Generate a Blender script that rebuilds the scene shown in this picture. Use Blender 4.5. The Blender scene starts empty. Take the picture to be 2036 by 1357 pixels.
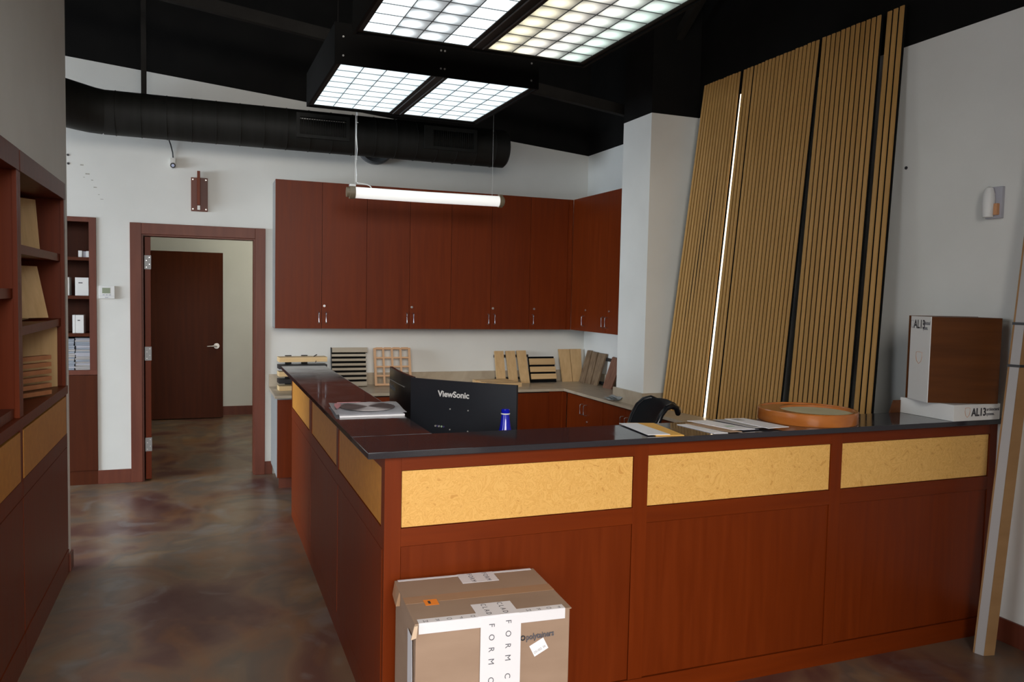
import bpy, bmesh, math, random
from mathutils import Vector, Matrix
random.seed(7)
S = bpy.context.scene
COL = S.collection
# ------------------------------------------------------------------ camera
cam_d = bpy.data.cameras.new('camera'); cam = bpy.data.objects.new('camera', cam_d); COL.objects.link(cam)
F_PX = 1565.94
cam_d.sensor_width = 36.0; cam_d.lens = F_PX * 36.0 / 2036.0; cam_d.clip_start = 0.05; cam_d.clip_end = 100
def cam_axes(p, r, y):
    p, r, y = map(math.radians, (p, r, y))
    f = Vector((math.sin(y)*math.cos(p), math.cos(y)*math.cos(p), -math.sin(p)))
    rt = Vector((math.cos(y), -math.sin(y), 0)); up = rt.cross(f)
    return rt*math.cos(r)+up*math.sin(r), up*math.cos(r)-rt*math.sin(r), f
rt, up, fw = cam_axes(3.331, 1.218, 21.4244)
cam.matrix_world = Matrix(((rt.x, up.x, -fw.x, 0), (rt.y, up.y, -fw.y, 0), (rt.z, up.z, -fw.z, 1.6102), (0, 0, 0, 1)))
S.camera = cam
# ------------------------------------------------------------------ world, light, exposure
S.view_settings.view_transform = 'Standard'; S.view_settings.look = 'None'
S.view_settings.exposure = 0.0; S.view_settings.gamma = 1.0; S.view_settings.use_curve_mapping = False
W = bpy.data.worlds.new('sky'); S.world = W; W.use_nodes = True
W.node_tree.nodes['Background'].inputs[0].default_value = (0.62, 0.72, 0.9, 1)
W.node_tree.nodes['Background'].inputs[1].default_value = 0.5
def area(name, loc, target, sx, sy, power, col):
    d = bpy.data.lights.new(name, 'AREA'); d.shape = 'RECTANGLE'; d.size = sx; d.size_y = sy; d.energy = power; d.color = col
    o = bpy.data.objects.new(name, d); COL.objects.link(o); o.location = loc
    o.rotation_euler = (Vector(target)-Vector(loc)).to_track_quat('-Z', 'Y').to_euler()
    return o
area('sky_before_shop_window', (-1.0, -7.5, 6.2), (0.6, 3.5, 0.8), 9.0, 8.5, 2850, (1.0, 0.935, 0.86))
area('sky_before_side_window', (-6.6, 5.2, 2.5), (3.0, 6.0, 1.0), 4.0, 3.2, 880, (0.78, 0.89, 1.0))
area('added_desk_side_light', (-6.8, 0.9, 2.6), (0.6, 3.6, 0.8), 3.2, 2.8, 215, (0.90, 0.94, 1.0))  # added light behind an unseen opening, brightens the left side of the desk
area('hall_ceiling_lamp', (0.95, 9.4, 2.9), (0.95, 9.4, 0), 0.9, 0.9, 20, (1.0, 0.97, 0.80))

# ------------------------------------------------------------------ materials
def nmat(name, col, rough=0.5, metal=0.0, spec=0.5, emit=None, es=0.0, coat=0.0):
    m = bpy.data.materials.new(name); m.use_nodes = True
    b = m.node_tree.nodes['Principled BSDF']
    b.inputs['Base Color'].default_value = (*col, 1); b.inputs['Roughness'].default_value = rough
    b.inputs['Metallic'].default_value = metal; b.inputs['Specular IOR Level'].default_value = spec
    b.inputs['Coat Weight'].default_value = coat; b.inputs['Coat Roughness'].default_value = 0.12
    if emit: b.inputs['Emission Color'].default_value = (*emit, 1); b.inputs['Emission Strength'].default_value = es
    return m
def noisy(name, c1, c2, scale=(1, 1, 1), ns=8.0, detail=4.0, dist=0.0, rough=0.5, spec=0.5, bump=0.0, lo=0.3, hi=0.7, coat=0.0, c3=None, rvar=0.0, rnd=0.0):
    m = nmat(name, c1, rough, spec=spec, coat=coat); nt = m.node_tree; N = nt.nodes; L = nt.links; b = N['Principled BSDF']
    tc = N.new('ShaderNodeTexCoord'); mp = N.new('ShaderNodeMapping'); mp.inputs['Scale'].default_value = scale
    oi = N.new('ShaderNodeObjectInfo'); mm = N.new('ShaderNodeVectorMath'); mm.operation = 'MULTIPLY_ADD'
    cb = N.new('ShaderNodeCombineXYZ')
    for i in range(3): L.new(oi.outputs['Random'], cb.inputs[i])
    mm.inputs[1].default_value = (13, 17, 11)
    L.new(cb.outputs[0], mm.inputs[0]); L.new(tc.outputs['Object'], mp.inputs['Vector']); L.new(mp.outputs[0], mm.inputs[2])
    n = N.new('ShaderNodeTexNoise'); n.inputs['Scale'].default_value = ns; n.inputs['Detail'].default_value = detail; n.inputs['Distortion'].default_value = dist
    L.new(mm.outputs[0], n.inputs['Vector'])
    r = N.new('ShaderNodeValToRGB'); r.color_ramp.elements[0].position = lo; r.color_ramp.elements[1].position = hi
    r.color_ramp.elements[0].color = (*c1, 1); r.color_ramp.elements[1].color = (*c2, 1)
    if c3: e = r.color_ramp.elements.new((lo+hi)/2); e.color = (*c3, 1)
    L.new(n.outputs['Fac'], r.inputs[0]); out = r.outputs[0]
    if rnd:
        hv = N.new('ShaderNodeHueSaturation'); mr = N.new('ShaderNodeMapRange'); mr.inputs[3].default_value = 1-rnd; mr.inputs[4].default_value = 1+rnd
        L.new(oi.outputs['Random'], mr.inputs[0]); L.new(mr.outputs[0], hv.inputs['Value']); L.new(out, hv.inputs['Color']); out = hv.outputs[0]
    L.new(out, b.inputs['Base Color'])
    if rvar:
        mr2 = N.new('ShaderNodeMapRange'); mr2.inputs[3].default_value = rough-rvar; mr2.inputs[4].default_value = rough+rvar
        L.new(n.outputs['Fac'], mr2.inputs[0]); L.new(mr2.outputs[0], b.inputs['Roughness'])
    if bump:
        bp = N.new('ShaderNodeBump'); bp.inputs['Strength'].default_value = bump; bp.inputs['Distance'].default_value = 0.002
        L.new(n.outputs['Fac'], bp.inputs['Height']); L.new(bp.outputs[0], b.inputs['Normal'])
    return m
M = {}
M['wall'] = noisy('painted_plaster', (0.745, 0.745, 0.705), (0.79, 0.79, 0.75), ns=3, rough=0.85, spec=0.2)
M['wall_fine'] = M['wall']
M['black_paint'] = noisy('black_paint', (0.0045, 0.0043, 0.004), (0.007, 0.0066, 0.006), ns=5, rough=0.8, spec=0.15)
M['beam'] = noisy('dark_beam', (0.014, 0.012, 0.010), (0.020, 0.018, 0.015), ns=8, rough=0.7, spec=0.2)
M['duct'] = noisy('black_duct_paint', (0.009, 0.009, 0.007), (0.014, 0.014, 0.012), scale=(6, 0.6, 0.6), ns=4, rough=0.6, spec=0.3)
M['cherry'] = noisy('cherry_wood', (0.126, 0.0165, 0.0006), (0.168, 0.0240, 0.0012), scale=(14, 14, 0.9), ns=2.2, detail=6, dist=0.6, rough=0.42, spec=0.22, lo=0.25, hi=0.75, rnd=0.05, rvar=0.05)
M['cherry_h'] = noisy('cherry_wood_horizontal', (0.126, 0.0165, 0.0006), (0.168, 0.0240, 0.0012), scale=(0.9, 14, 14), ns=2.2, detail=6, dist=0.6, rough=0.42, spec=0.22, lo=0.25, hi=0.75, rnd=0.05)
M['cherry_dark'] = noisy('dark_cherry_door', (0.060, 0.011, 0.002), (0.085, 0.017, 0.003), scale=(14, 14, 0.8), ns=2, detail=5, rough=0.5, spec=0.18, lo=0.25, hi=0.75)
M['cherry_trim'] = noisy('cherry_trim', (0.115, 0.026, 0.012), (0.155, 0.038, 0.018), scale=(8, 8, 0.9), ns=2.5, detail=5, rough=0.45, spec=0.4)
M['groove'] = nmat('groove_shadow_board', (0.03, 0.010, 0.006), 0.8)
M['gray_side'] = nmat('grey_laminate', (0.30, 0.30, 0.29), 0.6)
M['stone'] = noisy('beige_stone_laminate', (0.40, 0.325, 0.235), (0.52, 0.44, 0.33), ns=7, detail=8, dist=1.0, rough=0.32, spec=0.5)
M['floor'] = None
M['chrome'] = nmat('brushed_steel', (0.62, 0.62, 0.63), 0.28, metal=1)
M['nickel'] = nmat('satin_nickel', (0.55, 0.53, 0.5), 0.35, metal=1)
M['hinge'] = nmat('zinc_hinge', (0.34, 0.35, 0.36), 0.5, metal=0.4)
M['screw'] = nmat('bright_screw', (0.75, 0.75, 0.72), 0.3, metal=0.6)
M['white'] = nmat('white_plastic', (0.78, 0.78, 0.76), 0.4)
M['offwhite'] = nmat('ivory_plastic', (0.66, 0.64, 0.60), 0.45)
M['paper'] = nmat('white_paper', (0.88, 0.88, 0.92), 0.35)
M['paper_grey'] = nmat('grey_print', (0.45, 0.45, 0.50), 0.6)
M['paper_brown'] = nmat('brown_paper', (0.42, 0.27, 0.17), 0.6)
M['orange_paper'] = nmat('orange_envelope', (0.88, 0.48, 0.10), 0.6)
M['navy'] = nmat('navy_ink', (0.06, 0.05, 0.16), 0.6)
M['green_ink'] = nmat('green_ink', (0.36, 0.52, 0.36), 0.6)
M['red_ink'] = nmat('pink_red_ink', (0.70, 0.30, 0.32), 0.6)
M['black'] = nmat('black_plastic', (0.012, 0.012, 0.013), 0.45)
M['black_gloss'] = nmat('black_gloss_plastic', (0.010, 0.011, 0.014), 0.22)
M['black_felt'] = nmat('black_felt', (0.006, 0.006, 0.006), 0.95, spec=0.1)
M['ink'] = nmat('black_ink', (0.03, 0.03, 0.035), 0.6)
M['grey_ink'] = nmat('grey_ink', (0.10, 0.10, 0.12), 0.6)
M['faint_ink'] = nmat('faint_ink', (0.28, 0.28, 0.30), 0.6)
M['orange_ink'] = nmat('orange_ink', (0.62, 0.30, 0.14), 0.6)
M['carton'] = noisy('corrugated_cardboard', (0.31, 0.212, 0.150), (0.36, 0.25, 0.18), scale=(1, 1, 3), ns=4, detail=5, rough=0.75, spec=0.2)
M['carton_light'] = nmat('torn_cardboard', (0.60, 0.45, 0.32), 0.8)
M['packtape'] = nmat('brown_packing_tape', (0.40, 0.25, 0.15), 0.22)
M['tape'] = nmat('white_printed_tape', (0.78, 0.78, 0.82), 0.35)
M['monitor'] = nmat('monitor_back', (0.016, 0.018, 0.024), 0.42)
M['lettering'] = nmat('silver_lettering', (0.70, 0.70, 0.70), 0.4)
M['dull_lettering'] = nmat('dull_lettering', (0.12, 0.13, 0.15), 0.4)
M['mesh'] = nmat('chair_back', (0.010, 0.013, 0.018), 0.5)
M['oak'] = noisy('light_oak', (0.56, 0.36, 0.17), (0.66, 0.44, 0.22), scale=(20, 20, 1.5), ns=2, detail=5, rough=0.5, spec=0.3, rnd=0.06)
M['oak_h'] = noisy('light_oak_horizontal', (0.56, 0.36, 0.17), (0.66, 0.44, 0.22), scale=(1.5, 20, 20), ns=2, detail=5, rough=0.5, spec=0.3, rnd=0.06)
M['pine_h'] = noisy('pale_pine', (0.72, 0.50, 0.25), (0.80, 0.58, 0.31), scale=(2, 20, 20), ns=2, detail=4, rough=0.5, spec=0.3, rnd=0.05)
M['ash'] = noisy('grey_ash', (0.42, 0.36, 0.27), (0.48, 0.41, 0.32), scale=(2, 20, 20), ns=2, rough=0.55, spec=0.3)
M['walnut'] = noisy('walnut_sample', (0.135, 0.085, 0.052), (0.26, 0.18, 0.11), scale=(16, 16, 0.7), ns=2.4, detail=5, rough=0.5, spec=0.3, lo=0.35, hi=0.65)
M['walnut_red'] = noisy('red_walnut_sample', (0.16, 0.07, 0.045), (0.26, 0.125, 0.08), scale=(16, 16, 0.7), ns=2.4, detail=5, rough=0.5, spec=0.3)
M['lattice'] = nmat('birch_lattice', (0.62, 0.36, 0.19), 0.5)
M['slat'] = noisy('oak_slat', (0.49, 0.275, 0.085), (0.56, 0.32, 0.108), scale=(12, 12, 0.5), ns=2.2, detail=4, rough=0.42, spec=0.35, rnd=0.06)
M['slat_side'] = M['slat']
M['bundle'] = noisy('cedar_slat', (0.36, 0.14, 0.060), (0.44, 0.19, 0.085), scale=(2, 14, 14), ns=2, rough=0.5)
M['burl'] = None
M['amber'] = noisy('amber_maple_veneer', (0.52, 0.215, 0.030), (0.60, 0.260, 0.042), ns=30, detail=5, rough=0.45, spec=0.35)
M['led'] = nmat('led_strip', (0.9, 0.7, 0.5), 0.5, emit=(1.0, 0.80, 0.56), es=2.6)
M['tube'] = nmat('lamp_diffuser', (0.85, 0.85, 0.83), 0.3, emit=(1, 0.99, 0.95), es=0.6)
M['beige_cap'] = nmat('beige_end_cap', (0.20, 0.155, 0.10), 0.4)
M['tan_case'] = noisy('brown_wood_grain_case', (0.080, 0.022, 0.002), (0.115, 0.033, 0.004), scale=(1, 1, 16), ns=2, detail=5, rough=0.5, spec=0.3)
M['bowl'] = noisy('varnished_maple_rim', (0.36, 0.105, 0.018), (0.46, 0.15, 0.030), scale=(3, 3, 10), ns=3, detail=5, rough=0.25, spec=0.5, coat=0.4)
M['cream'] = noisy('cream_felt', (0.56, 0.50, 0.31), (0.64, 0.58, 0.37), ns=6, rough=0.7)
M['screen'] = nmat('lcd', (0.26, 0.30, 0.20), 0.3)
M['cloth'] = noisy('white_cloth', (0.62, 0.66, 0.67), (0.74, 0.77, 0.78), ns=40, rough=0.8)
M['mag'] = noisy('magazine_edges', (0.16, 0.19, 0.24), (0.42, 0.46, 0.52), scale=(1, 1, 40), ns=6, rough=0.5)
M['galv'] = nmat('galvanised_vane', (0.42, 0.42, 0.40), 0.4, metal=0.3)
M['ring_metal'] = nmat('grey_collar', (0.13, 0.135, 0.14), 0.45, metal=0.2)
M['lens'] = nmat('camera_lens', (0.45, 0.5, 0.7), 0.1)
M['glassblue'] = nmat('cobalt_glass', (0.008, 0.012, 0.42), 0.06, coat=0.6)
M['kraft'] = noisy('brown_kraft_board', (0.30, 0.165, 0.070), (0.36, 0.205, 0.090), scale=(1, 1, 3), ns=4, rough=0.7, spec=0.2)
M['foil'] = nmat('white_wrap', (0.42, 0.40, 0.39), 0.5)

def granite():
    m = nmat('black_granite', (0.034, 0.031, 0.036), 0.09, spec=0.36); nt = m.node_tree; N = nt.nodes; L = nt.links; b = N['Principled BSDF']
    tc = N.new('ShaderNodeTexCoord'); v = N.new('ShaderNodeTexVoronoi'); v.inputs['Scale'].default_value = 420
    L.new(tc.outputs['Object'], v.inputs['Vector'])
    r = N.new('ShaderNodeValToRGB'); r.color_ramp.elements[0].position = 0.0; r.color_ramp.elements[0].color = (0.060, 0.056, 0.058, 1)
    r.color_ramp.elements[1].position = 0.35; r.color_ramp.elements[1].color = (0.030, 0.028, 0.033, 1)
    L.new(v.outputs['Distance'], r.inputs[0]); L.new(r.outputs[0], b.inputs['Base Color'])
    n = N.new('ShaderNodeTexNoise'); n.inputs['Scale'].default_value = 6; n.inputs['Detail'].default_value = 6; L.new(tc.outputs['Object'], n.inputs['Vector'])
    mr = N.new('ShaderNodeMapRange'); mr.inputs[1].default_value = 0.35; mr.inputs[2].default_value = 0.75; mr.inputs[3].default_value = 0.05; mr.inputs[4].default_value = 0.16
    L.new(n.outputs['Fac'], mr.inputs[0]); L.new(mr.outputs[0], b.inputs['Roughness'])
    return m
M['granite'] = granite()
def burl():
    m = nmat('maple_burl_veneer', (0.7, 0.4, 0.14), 0.4, spec=0.35); nt = m.node_tree; N = nt.nodes; L = nt.links; b = N['Principled BSDF']
    tc = N.new('ShaderNodeTexCoord')
    n = N.new('ShaderNodeTexNoise'); n.inputs['Scale'].default_value = 17; n.inputs['Detail'].default_value = 3; n.inputs['Distortion'].default_value = 2.6
    L.new(tc.outputs['Object'], n.inputs['Vector'])
    r = N.new('ShaderNodeValToRGB'); E = r.color_ramp.elements
    E[0].position = 0.30; E[0].color = (0.63, 0.325, 0.080, 1); E[1].position = 0.40; E[1].color = (0.79, 0.460, 0.135, 1)
    for p, c in ((0.50, (0.70, 0.380, 0.098)), (0.53, (0.80, 0.470, 0.140)), (0.60, (0.79, 0.460, 0.135)), (0.63, (0.69, 0.375, 0.095)), (0.67, (0.80, 0.470, 0.137))):
        e = E.new(p); e.color = (*c, 1)
    L.new(n.outputs['Fac'], r.inputs[0]); L.new(r.outputs[0], b.inputs['Base Color'])
    return m
M['burl'] = burl()
def floor_mat():
    m = nmat('stained_concrete', (0.1, 0.06, 0.04), 0.3, spec=0.5); nt = m.node_tree; N = nt.nodes; L = nt.links; b = N['Principled BSDF']
    tc = N.new('ShaderNodeTexCoord')
    def noise(s, d, dist, sc=(1, 1, 1), off=(0, 0, 0)):
        mp = N.new('ShaderNodeMapping'); mp.inputs['Scale'].default_value = sc; mp.inputs['Location'].default_value = off
        n = N.new('ShaderNodeTexNoise'); n.inputs['Scale'].default_value = s; n.inputs['Detail'].default_value = d; n.inputs['Distortion'].default_value = dist
        L.new(tc.outputs['Object'], mp.inputs[0]); L.new(mp.outputs[0], n.inputs['Vector']); return n.outputs['Fac']
    r = N.new('ShaderNodeValToRGB'); E = r.color_ramp.elements
    E[0].position = 0.32; E[0].color = (0.085, 0.030, 0.026, 1); E[1].position = 0.70; E[1].color = (0.24, 0.19, 0.145, 1)
    for p, c in ((0.42, (0.125, 0.060, 0.045)), (0.50, (0.19, 0.115, 0.070)), (0.57, (0.13, 0.100, 0.078)), (0.63, (0.22, 0.145, 0.085))):
        e = E.new(p); e.color = (*c, 1)
    L.new(noise(1.35, 6, 0.7), r.inputs[0])
    r2 = N.new('ShaderNodeValToRGB'); r2.color_ramp.elements[0].position = 0.56; r2.color_ramp.elements[1].position = 0.74
    r2.color_ramp.elements[0].color = (0, 0, 0, 1); r2.color_ramp.elements[1].color = (0.55, 0.55, 0.55, 1)
    L.new(noise(3.1, 8, 1.4, (1, 1, 1), (4, 9, 2)), r2.inputs[0])
    mx = N.new('ShaderNodeMix'); mx.data_type = 'RGBA'; L.new(r2.outputs[0], mx.inputs[0]); L.new(r.outputs[0], mx.inputs[6]); mx.inputs[7].default_value = (0.23, 0.22, 0.21, 1)
    r3 = N.new('ShaderNodeValToRGB'); r3.color_ramp.elements[0].position = 0.52; r3.color_ramp.elements[1].position = 0.66
    r3.color_ramp.elements[0].color = (0, 0, 0, 1); r3.color_ramp.elements[1].color = (0.6, 0.6, 0.6, 1)
    L.new(noise(2.2, 5, 1.0, (1.4, 0.8, 1), (1, 3, 7)), r3.inputs[0])
    mx2 = N.new('ShaderNodeMix'); mx2.data_type = 'RGBA'; L.new(r3.outputs[0], mx2.inputs[0]); L.new(mx.outputs[2], mx2.inputs[6]); mx2.inputs[7].default_value = (0.23, 0.105, 0.040, 1)
    L.new(mx2.outputs[2], b.inputs['Base Color'])
    mr = N.new('ShaderNodeMapRange'); mr.inputs[3].default_value = 0.22; mr.inputs[4].default_value = 0.46; L.new(noise(5, 6, 0.5), mr.inputs[0]); L.new(mr.outputs[0], b.inputs['Roughness'])
    return m
M['floor'] = floor_mat()
def louver_panel(name, kind):
    # luminous acrylic panel lit by tubes above: brighter under the tubes, dimmer between (each cell 1/4 x 1/8)
    m = bpy.data.materials.new(name); m.use_nodes = True; nt = m.node_tree; N = nt.nodes; L = nt.links; b = N['Principled BSDF']
    tc = N.new('ShaderNodeTexCoord'); sp = N.new('ShaderNodeSeparateXYZ'); L.new(tc.outputs['Generated'], sp.inputs[0])
    def math_(op, a, bb=None, c=None):
        n = N.new('ShaderNodeMath'); n.operation = op
        for i, vv in enumerate((a, bb, c)):
            if vv is None: continue
            if isinstance(vv, (int, float)): n.inputs[i].default_value = vv
            else: L.new(vv, n.inputs[i])
        return n.outputs[0]
    u4 = math_('MULTIPLY', sp.outputs['X'], 4.0); v8 = math_('MULTIPLY', sp.outputs['Y'], 8.0)
    fu = math_('FRACT', u4); fv = math_('FRACT', v8)
    du = math_('ABSOLUTE', math_('SUBTRACT', fu, 0.42)); dv = math_('ABSOLUTE', math_('SUBTRACT', fv, 0.62))
    fall = math_('SUBTRACT', 1.0, math_('ADD', math_('MULTIPLY', math_('MULTIPLY', du, du), 2.4), math_('MULTIPLY', math_('MULTIPLY', dv, dv), 2.0)))
    nz = N.new('ShaderNodeTexNoise'); nz.inputs['Scale'].default_value = 9; L.new(tc.outputs['Generated'], nz.inputs['Vector'])
    r = N.new('ShaderNodeValToRGB'); E = r.color_ramp.elements
    if kind == 'bright': lo, hi, c0, c1, c2, pw = 0.95, 1.45, (0.80, 0.94, 1.0), (0.83, 0.95, 1.0), (0.80, 0.94, 1.0), 1
    elif kind == 'mid': lo, hi, c0, c1, c2, pw = 0.38, 2.3, (0.84, 0.95, 1.0), (0.84, 0.90, 0.93), (0.84, 0.95, 1.0), 3
    else: lo, hi, c0, c1, c2, pw = 0.30, 1.6, (1.0, 0.93, 0.66), (1.0, 0.97, 0.90), (0.72, 0.90, 0.82), 2
    E[0].position = 0.1; E[0].color = (*c0, 1); E[1].position = 0.9; E[1].color = (*c2, 1); e = E.new(0.5); e.color = (*c1, 1)
    L.new(sp.outputs['X'], r.inputs[0])
    fp = math_('POWER', math_('MAXIMUM', fall, 0.0), float(pw))
    st = math_('ADD', math_('MULTIPLY', fp, hi-lo), lo)
    if kind == 'mid':   # outer rows sit directly under live tubes
        edge = math_('GREATER_THAN', math_('ABSOLUTE', math_('SUBTRACT', sp.outputs['X'], 0.5)), 0.25)
        st = math_('MAXIMUM', st, math_('MULTIPLY', edge, 1.6))
    st = math_('MULTIPLY', st, math_('ADD', math_('MULTIPLY', nz.outputs['Fac'], 0.3), 0.85))
    L.new(r.outputs[0], b.inputs['Emission Color']); L.new(st, b.inputs['Emission Strength'])
    b.inputs['Base Color'].default_value = (0.25, 0.25, 0.25, 1); b.inputs['Roughness'].default_value = 0.4
    return m
M['lit_bright'] = louver_panel('lit_panel_bright', 'bright'); M['lit_mid'] = louver_panel('lit_panel_middling', 'mid'); M['lit_dim'] = louver_panel('lit_panel_dim', 'dim')
M['louver'] = nmat('louver_blade', (0.16, 0.18, 0.19), 0.5)

# ------------------------------------------------------------------ mesh helpers
def BM(): return bmesh.new()
def box(bm, x0, x1, y0, y1, z0, z1, bev=0.0, mtx=None):
    r = bmesh.ops.create_cube(bm, size=1.0); vs = r['verts']
    for v in vs: v.co = Vector(((x0+x1)/2+v.co.x*(x1-x0), (y0+y1)/2+v.co.y*(y1-y0), (z0+z1)/2+v.co.z*(z1-z0)))
    if mtx:
        for v in vs: v.co = mtx @ v.co
    if bev > 0:
        es = list({e for v in vs for e in v.link_edges})
        bmesh.ops.bevel(bm, geom=es, offset=bev, segments=2, affect='EDGES', profile=0.7)
    return vs
def hexa(bm, pts):      # 8 points: bottom 4 (ccw), top 4
    v = [bm.verts.new(p) for p in pts]
    for f in ((0, 3, 2, 1), (4, 5, 6, 7), (0, 1, 5, 4), (1, 2, 6, 5), (2, 3, 7, 6), (3, 0, 4, 7)): bm.faces.new([v[i] for i in f])
    return v
def cyl(bm, p0, p1, r, n=16, r2=None, caps=True):
    p0, p1 = Vector(p0), Vector(p1); d = p1-p0; q = d.to_track_quat('Z', 'Y').to_matrix().to_4x4()
    bmesh.ops.create_cone(bm, cap_ends=caps, segments=n, radius1=r, radius2=r if r2 is None else r2, depth=d.length, matrix=Matrix.Translation((p0+p1)/2) @ q)
def tube(bm, pts, r, n=8, caps=True):
    pts = [Vector(p) for p in pts]; rings = []
    for i, p in enumerate(pts):
        t = (pts[min(i+1, len(pts)-1)]-pts[max(i-1, 0)]).normalized()
        a = t.cross(Vector((0, 0, 1)));
        if a.length < 1e-3: a = t.cross(Vector((0, 1, 0)))
        a.normalize(); b = a.cross(t); rr = r[i] if isinstance(r, (list, tuple)) else r
        rings.append([bm.verts.new(p+(a*math.cos(2*math.pi*k/n)+b*math.sin(2*math.pi*k/n))*rr) for k in range(n)])
    for i in range(len(rings)-1):
        for k in range(n): bm.faces.new((rings[i][k], rings[i][(k+1) % n], rings[i+1][(k+1) % n], rings[i+1][k]))
    if caps: bm.faces.new(rings[0][::-1]); bm.faces.new(rings[-1])
def lathe(bm, prof, n=48, c=(0, 0, 0)):
    rings = []
    for r, z in prof: rings.append([bm.verts.new((c[0]+r*math.cos(2*math.pi*k/n), c[1]+r*math.sin(2*math.pi*k/n), c[2]+z)) for k in range(n)])
    for i in range(len(rings)-1):
        for k in range(n): bm.faces.new((rings[i][k], rings[i][(k+1) % n], rings[i+1][(k+1) % n], rings[i+1][k]))
    return rings
def root(name, loc, label=None, cat=None, group=None, rz=0.0, kind=None):
    o = bpy.data.objects.new(name, None); COL.objects.link(o); o.location = loc; o.rotation_euler = (0, 0, rz); o.empty_display_size = 0.05
    if label: o['label'] = label
    if cat: o['category'] = cat
    if group: o['group'] = group
    if kind: o['kind'] = kind
    return o
def mk(name, bm, mat, parent=None, world=True, smooth=False, label=None, cat=None, group=None, kind=None, origin=None):
    """world=True: the vertices are in room coordinates and the (unrotated) parent sits at its base."""
    top = parent
    while top is not None and top.parent is not None: top = top.parent
    off = Vector((0, 0, 0))
    if world and top is not None: off = top.location.copy()
    elif parent is None and origin is not None: off = Vector(origin)
    if off.length: bmesh.ops.translate(bm, vec=-off, verts=bm.verts)
    bmesh.ops.recalc_face_normals(bm, faces=bm.faces)
    me = bpy.data.meshes.new(name); bm.to_mesh(me); bm.free()
    me.materials.append(M[mat] if isinstance(mat, str) else mat)
    if smooth:
        for p in me.polygons: p.use_smooth = True
        try: me.set_sharp_from_angle(angle=math.radians(38))
        except Exception: pass
    o = bpy.data.objects.new(name, me); COL.objects.link(o)
    if parent is not None: o.parent = parent
    elif origin is not None: o.location = origin
    if label: o['label'] = label
    if cat: o['category'] = cat
    if group: o['group'] = group
    if kind: o['kind'] = kind
    return o
def bx(name, b, mat, parent=None, bev=0.0, **k):
    bm = BM(); box(bm, *b, bev=bev); return mk(name, bm, mat, parent, **k)
def text(name, body, size, pos, right, upv, mat, parent, world=True, spacing=1.0, bold=0.0, depth=0.0006, label=None, sx=1.0):
    cu = bpy.data.curves.new('t', 'FONT'); cu.body = body; cu.size = size; cu.align_x = 'CENTER'; cu.align_y = 'CENTER'
    cu.space_character = spacing; cu.offset = bold; cu.extrude = depth; cu.resolution_u = 3
    ob = bpy.data.objects.new('t', cu); COL.objects.link(ob)
    bpy.context.view_layer.update()
    dg = bpy.context.evaluated_depsgraph_get(); me = bpy.data.meshes.new_from_object(ob.evaluated_get(dg))
    bpy.data.objects.remove(ob)
    bm = BM(); bm.from_mesh(me); bpy.data.meshes.remove(me)
    R_, U_ = Vector(right).normalized(), Vector(upv).normalized(); Nn = R_.cross(U_)
    mt = Matrix(((R_.x*sx, U_.x, Nn.x, pos[0]), (R_.y*sx, U_.y, Nn.y, pos[1]), (R_.z*sx, U_.z, Nn.z, pos[2]), (0, 0, 0, 1)))
    bmesh.ops.transform(bm, matrix=mt, verts=bm.verts)
    return mk(name, bm, mat, parent, world=world, label=label)
def poly_slab(bm, pts, axis, a0, a1):
    """extrude a polygon along an axis; pts are the two other coordinates in xyz order"""
    def P(p, a): return {'x': (a, p[0], p[1]), 'y': (p[0], a, p[1]), 'z': (p[0], p[1], a)}[axis]
    v0 = [bm.verts.new(P(p, a0)) for p in pts]; v1 = [bm.verts.new(P(p, a1)) for p in pts]; n = len(pts)
    bm.faces.new(v0); bm.faces.new(v1[::-1])
    for i in range(n): bm.faces.new((v0[i], v1[i], v1[(i+1) % n], v0[(i+1) % n]))
# ------------------------------------------------------------------ key planes
YB, XR, XL = 7.13, 3.576, -0.709
ZPR = 3.010                                    # white paint stops here on the right wall
def zpb(x): return 3.009+(3.574-x)*0.0865      # sloping paint line on the back wall
ZCEIL = 4.25
DZ = 1.067
# ------------------------------------------------------------------ room shell
bx('floor', (-5, XR+0.2, -2.6, 11.2, -0.1, 0), 'floor', kind='structure')
bx('ceiling', (-5, XR+0.2, -2.6, YB+0.2, ZCEIL, ZCEIL+0.1), 'black_paint', kind='structure')
# back wall with doorway and bookcase recess; black above the sloping line
bm = BM()
D0, D1, DH = -0.476, 0.419, 2.051
def wpoly(x0, x1, z0, z1=None):
    if z1 is None: poly_slab(bm, [(x0, z0), (x1, z0), (x1, zpb(x1)), (x0, zpb(x0))], 'y', YB, YB+0.14)
    else: box(bm, x0, x1, YB, YB+0.14, z0, z1)
wpoly(-5, -1.30, 0); wpoly(-1.30, -0.80, 2.160); wpoly(-0.80, D0, 0); wpoly(D0, D1, DH); wpoly(D1, XR, 0)
wall_back = mk('wall_back', bm, 'wall', kind='structure')
bm = BM(); poly_slab(bm, [(-5, zpb(-5)), (XR, zpb(XR)), (XR, ZCEIL), (-5, ZCEIL)], 'y', YB, YB+0.14)
mk('wall_back_upper', bm, 'black_paint', kind='structure')
bx('wall_right', (XR, XR+0.14, -2.6, YB+0.14, 0, ZPR), 'wall', kind='structure')
bx('wall_right_upper', (XR, XR+0.14, -2.6, YB+0.14, ZPR, ZCEIL), 'black_paint', kind='structure')
# left wall: tall end pier, face at XL
bm = BM(); box(bm, -1.10, XL, 4.957, 5.032, 0, ZCEIL); box(bm, -1.10, XL, 2.62, 4.957, 2.168, ZCEIL); box(bm, -1.16, -1.10, 2.52, 5.032, 0, ZCEIL); box(bm, -1.10, XL, 2.52, 2.62, 0, ZCEIL)
mk('wall_left', bm, 'wall', kind='structure')
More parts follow.
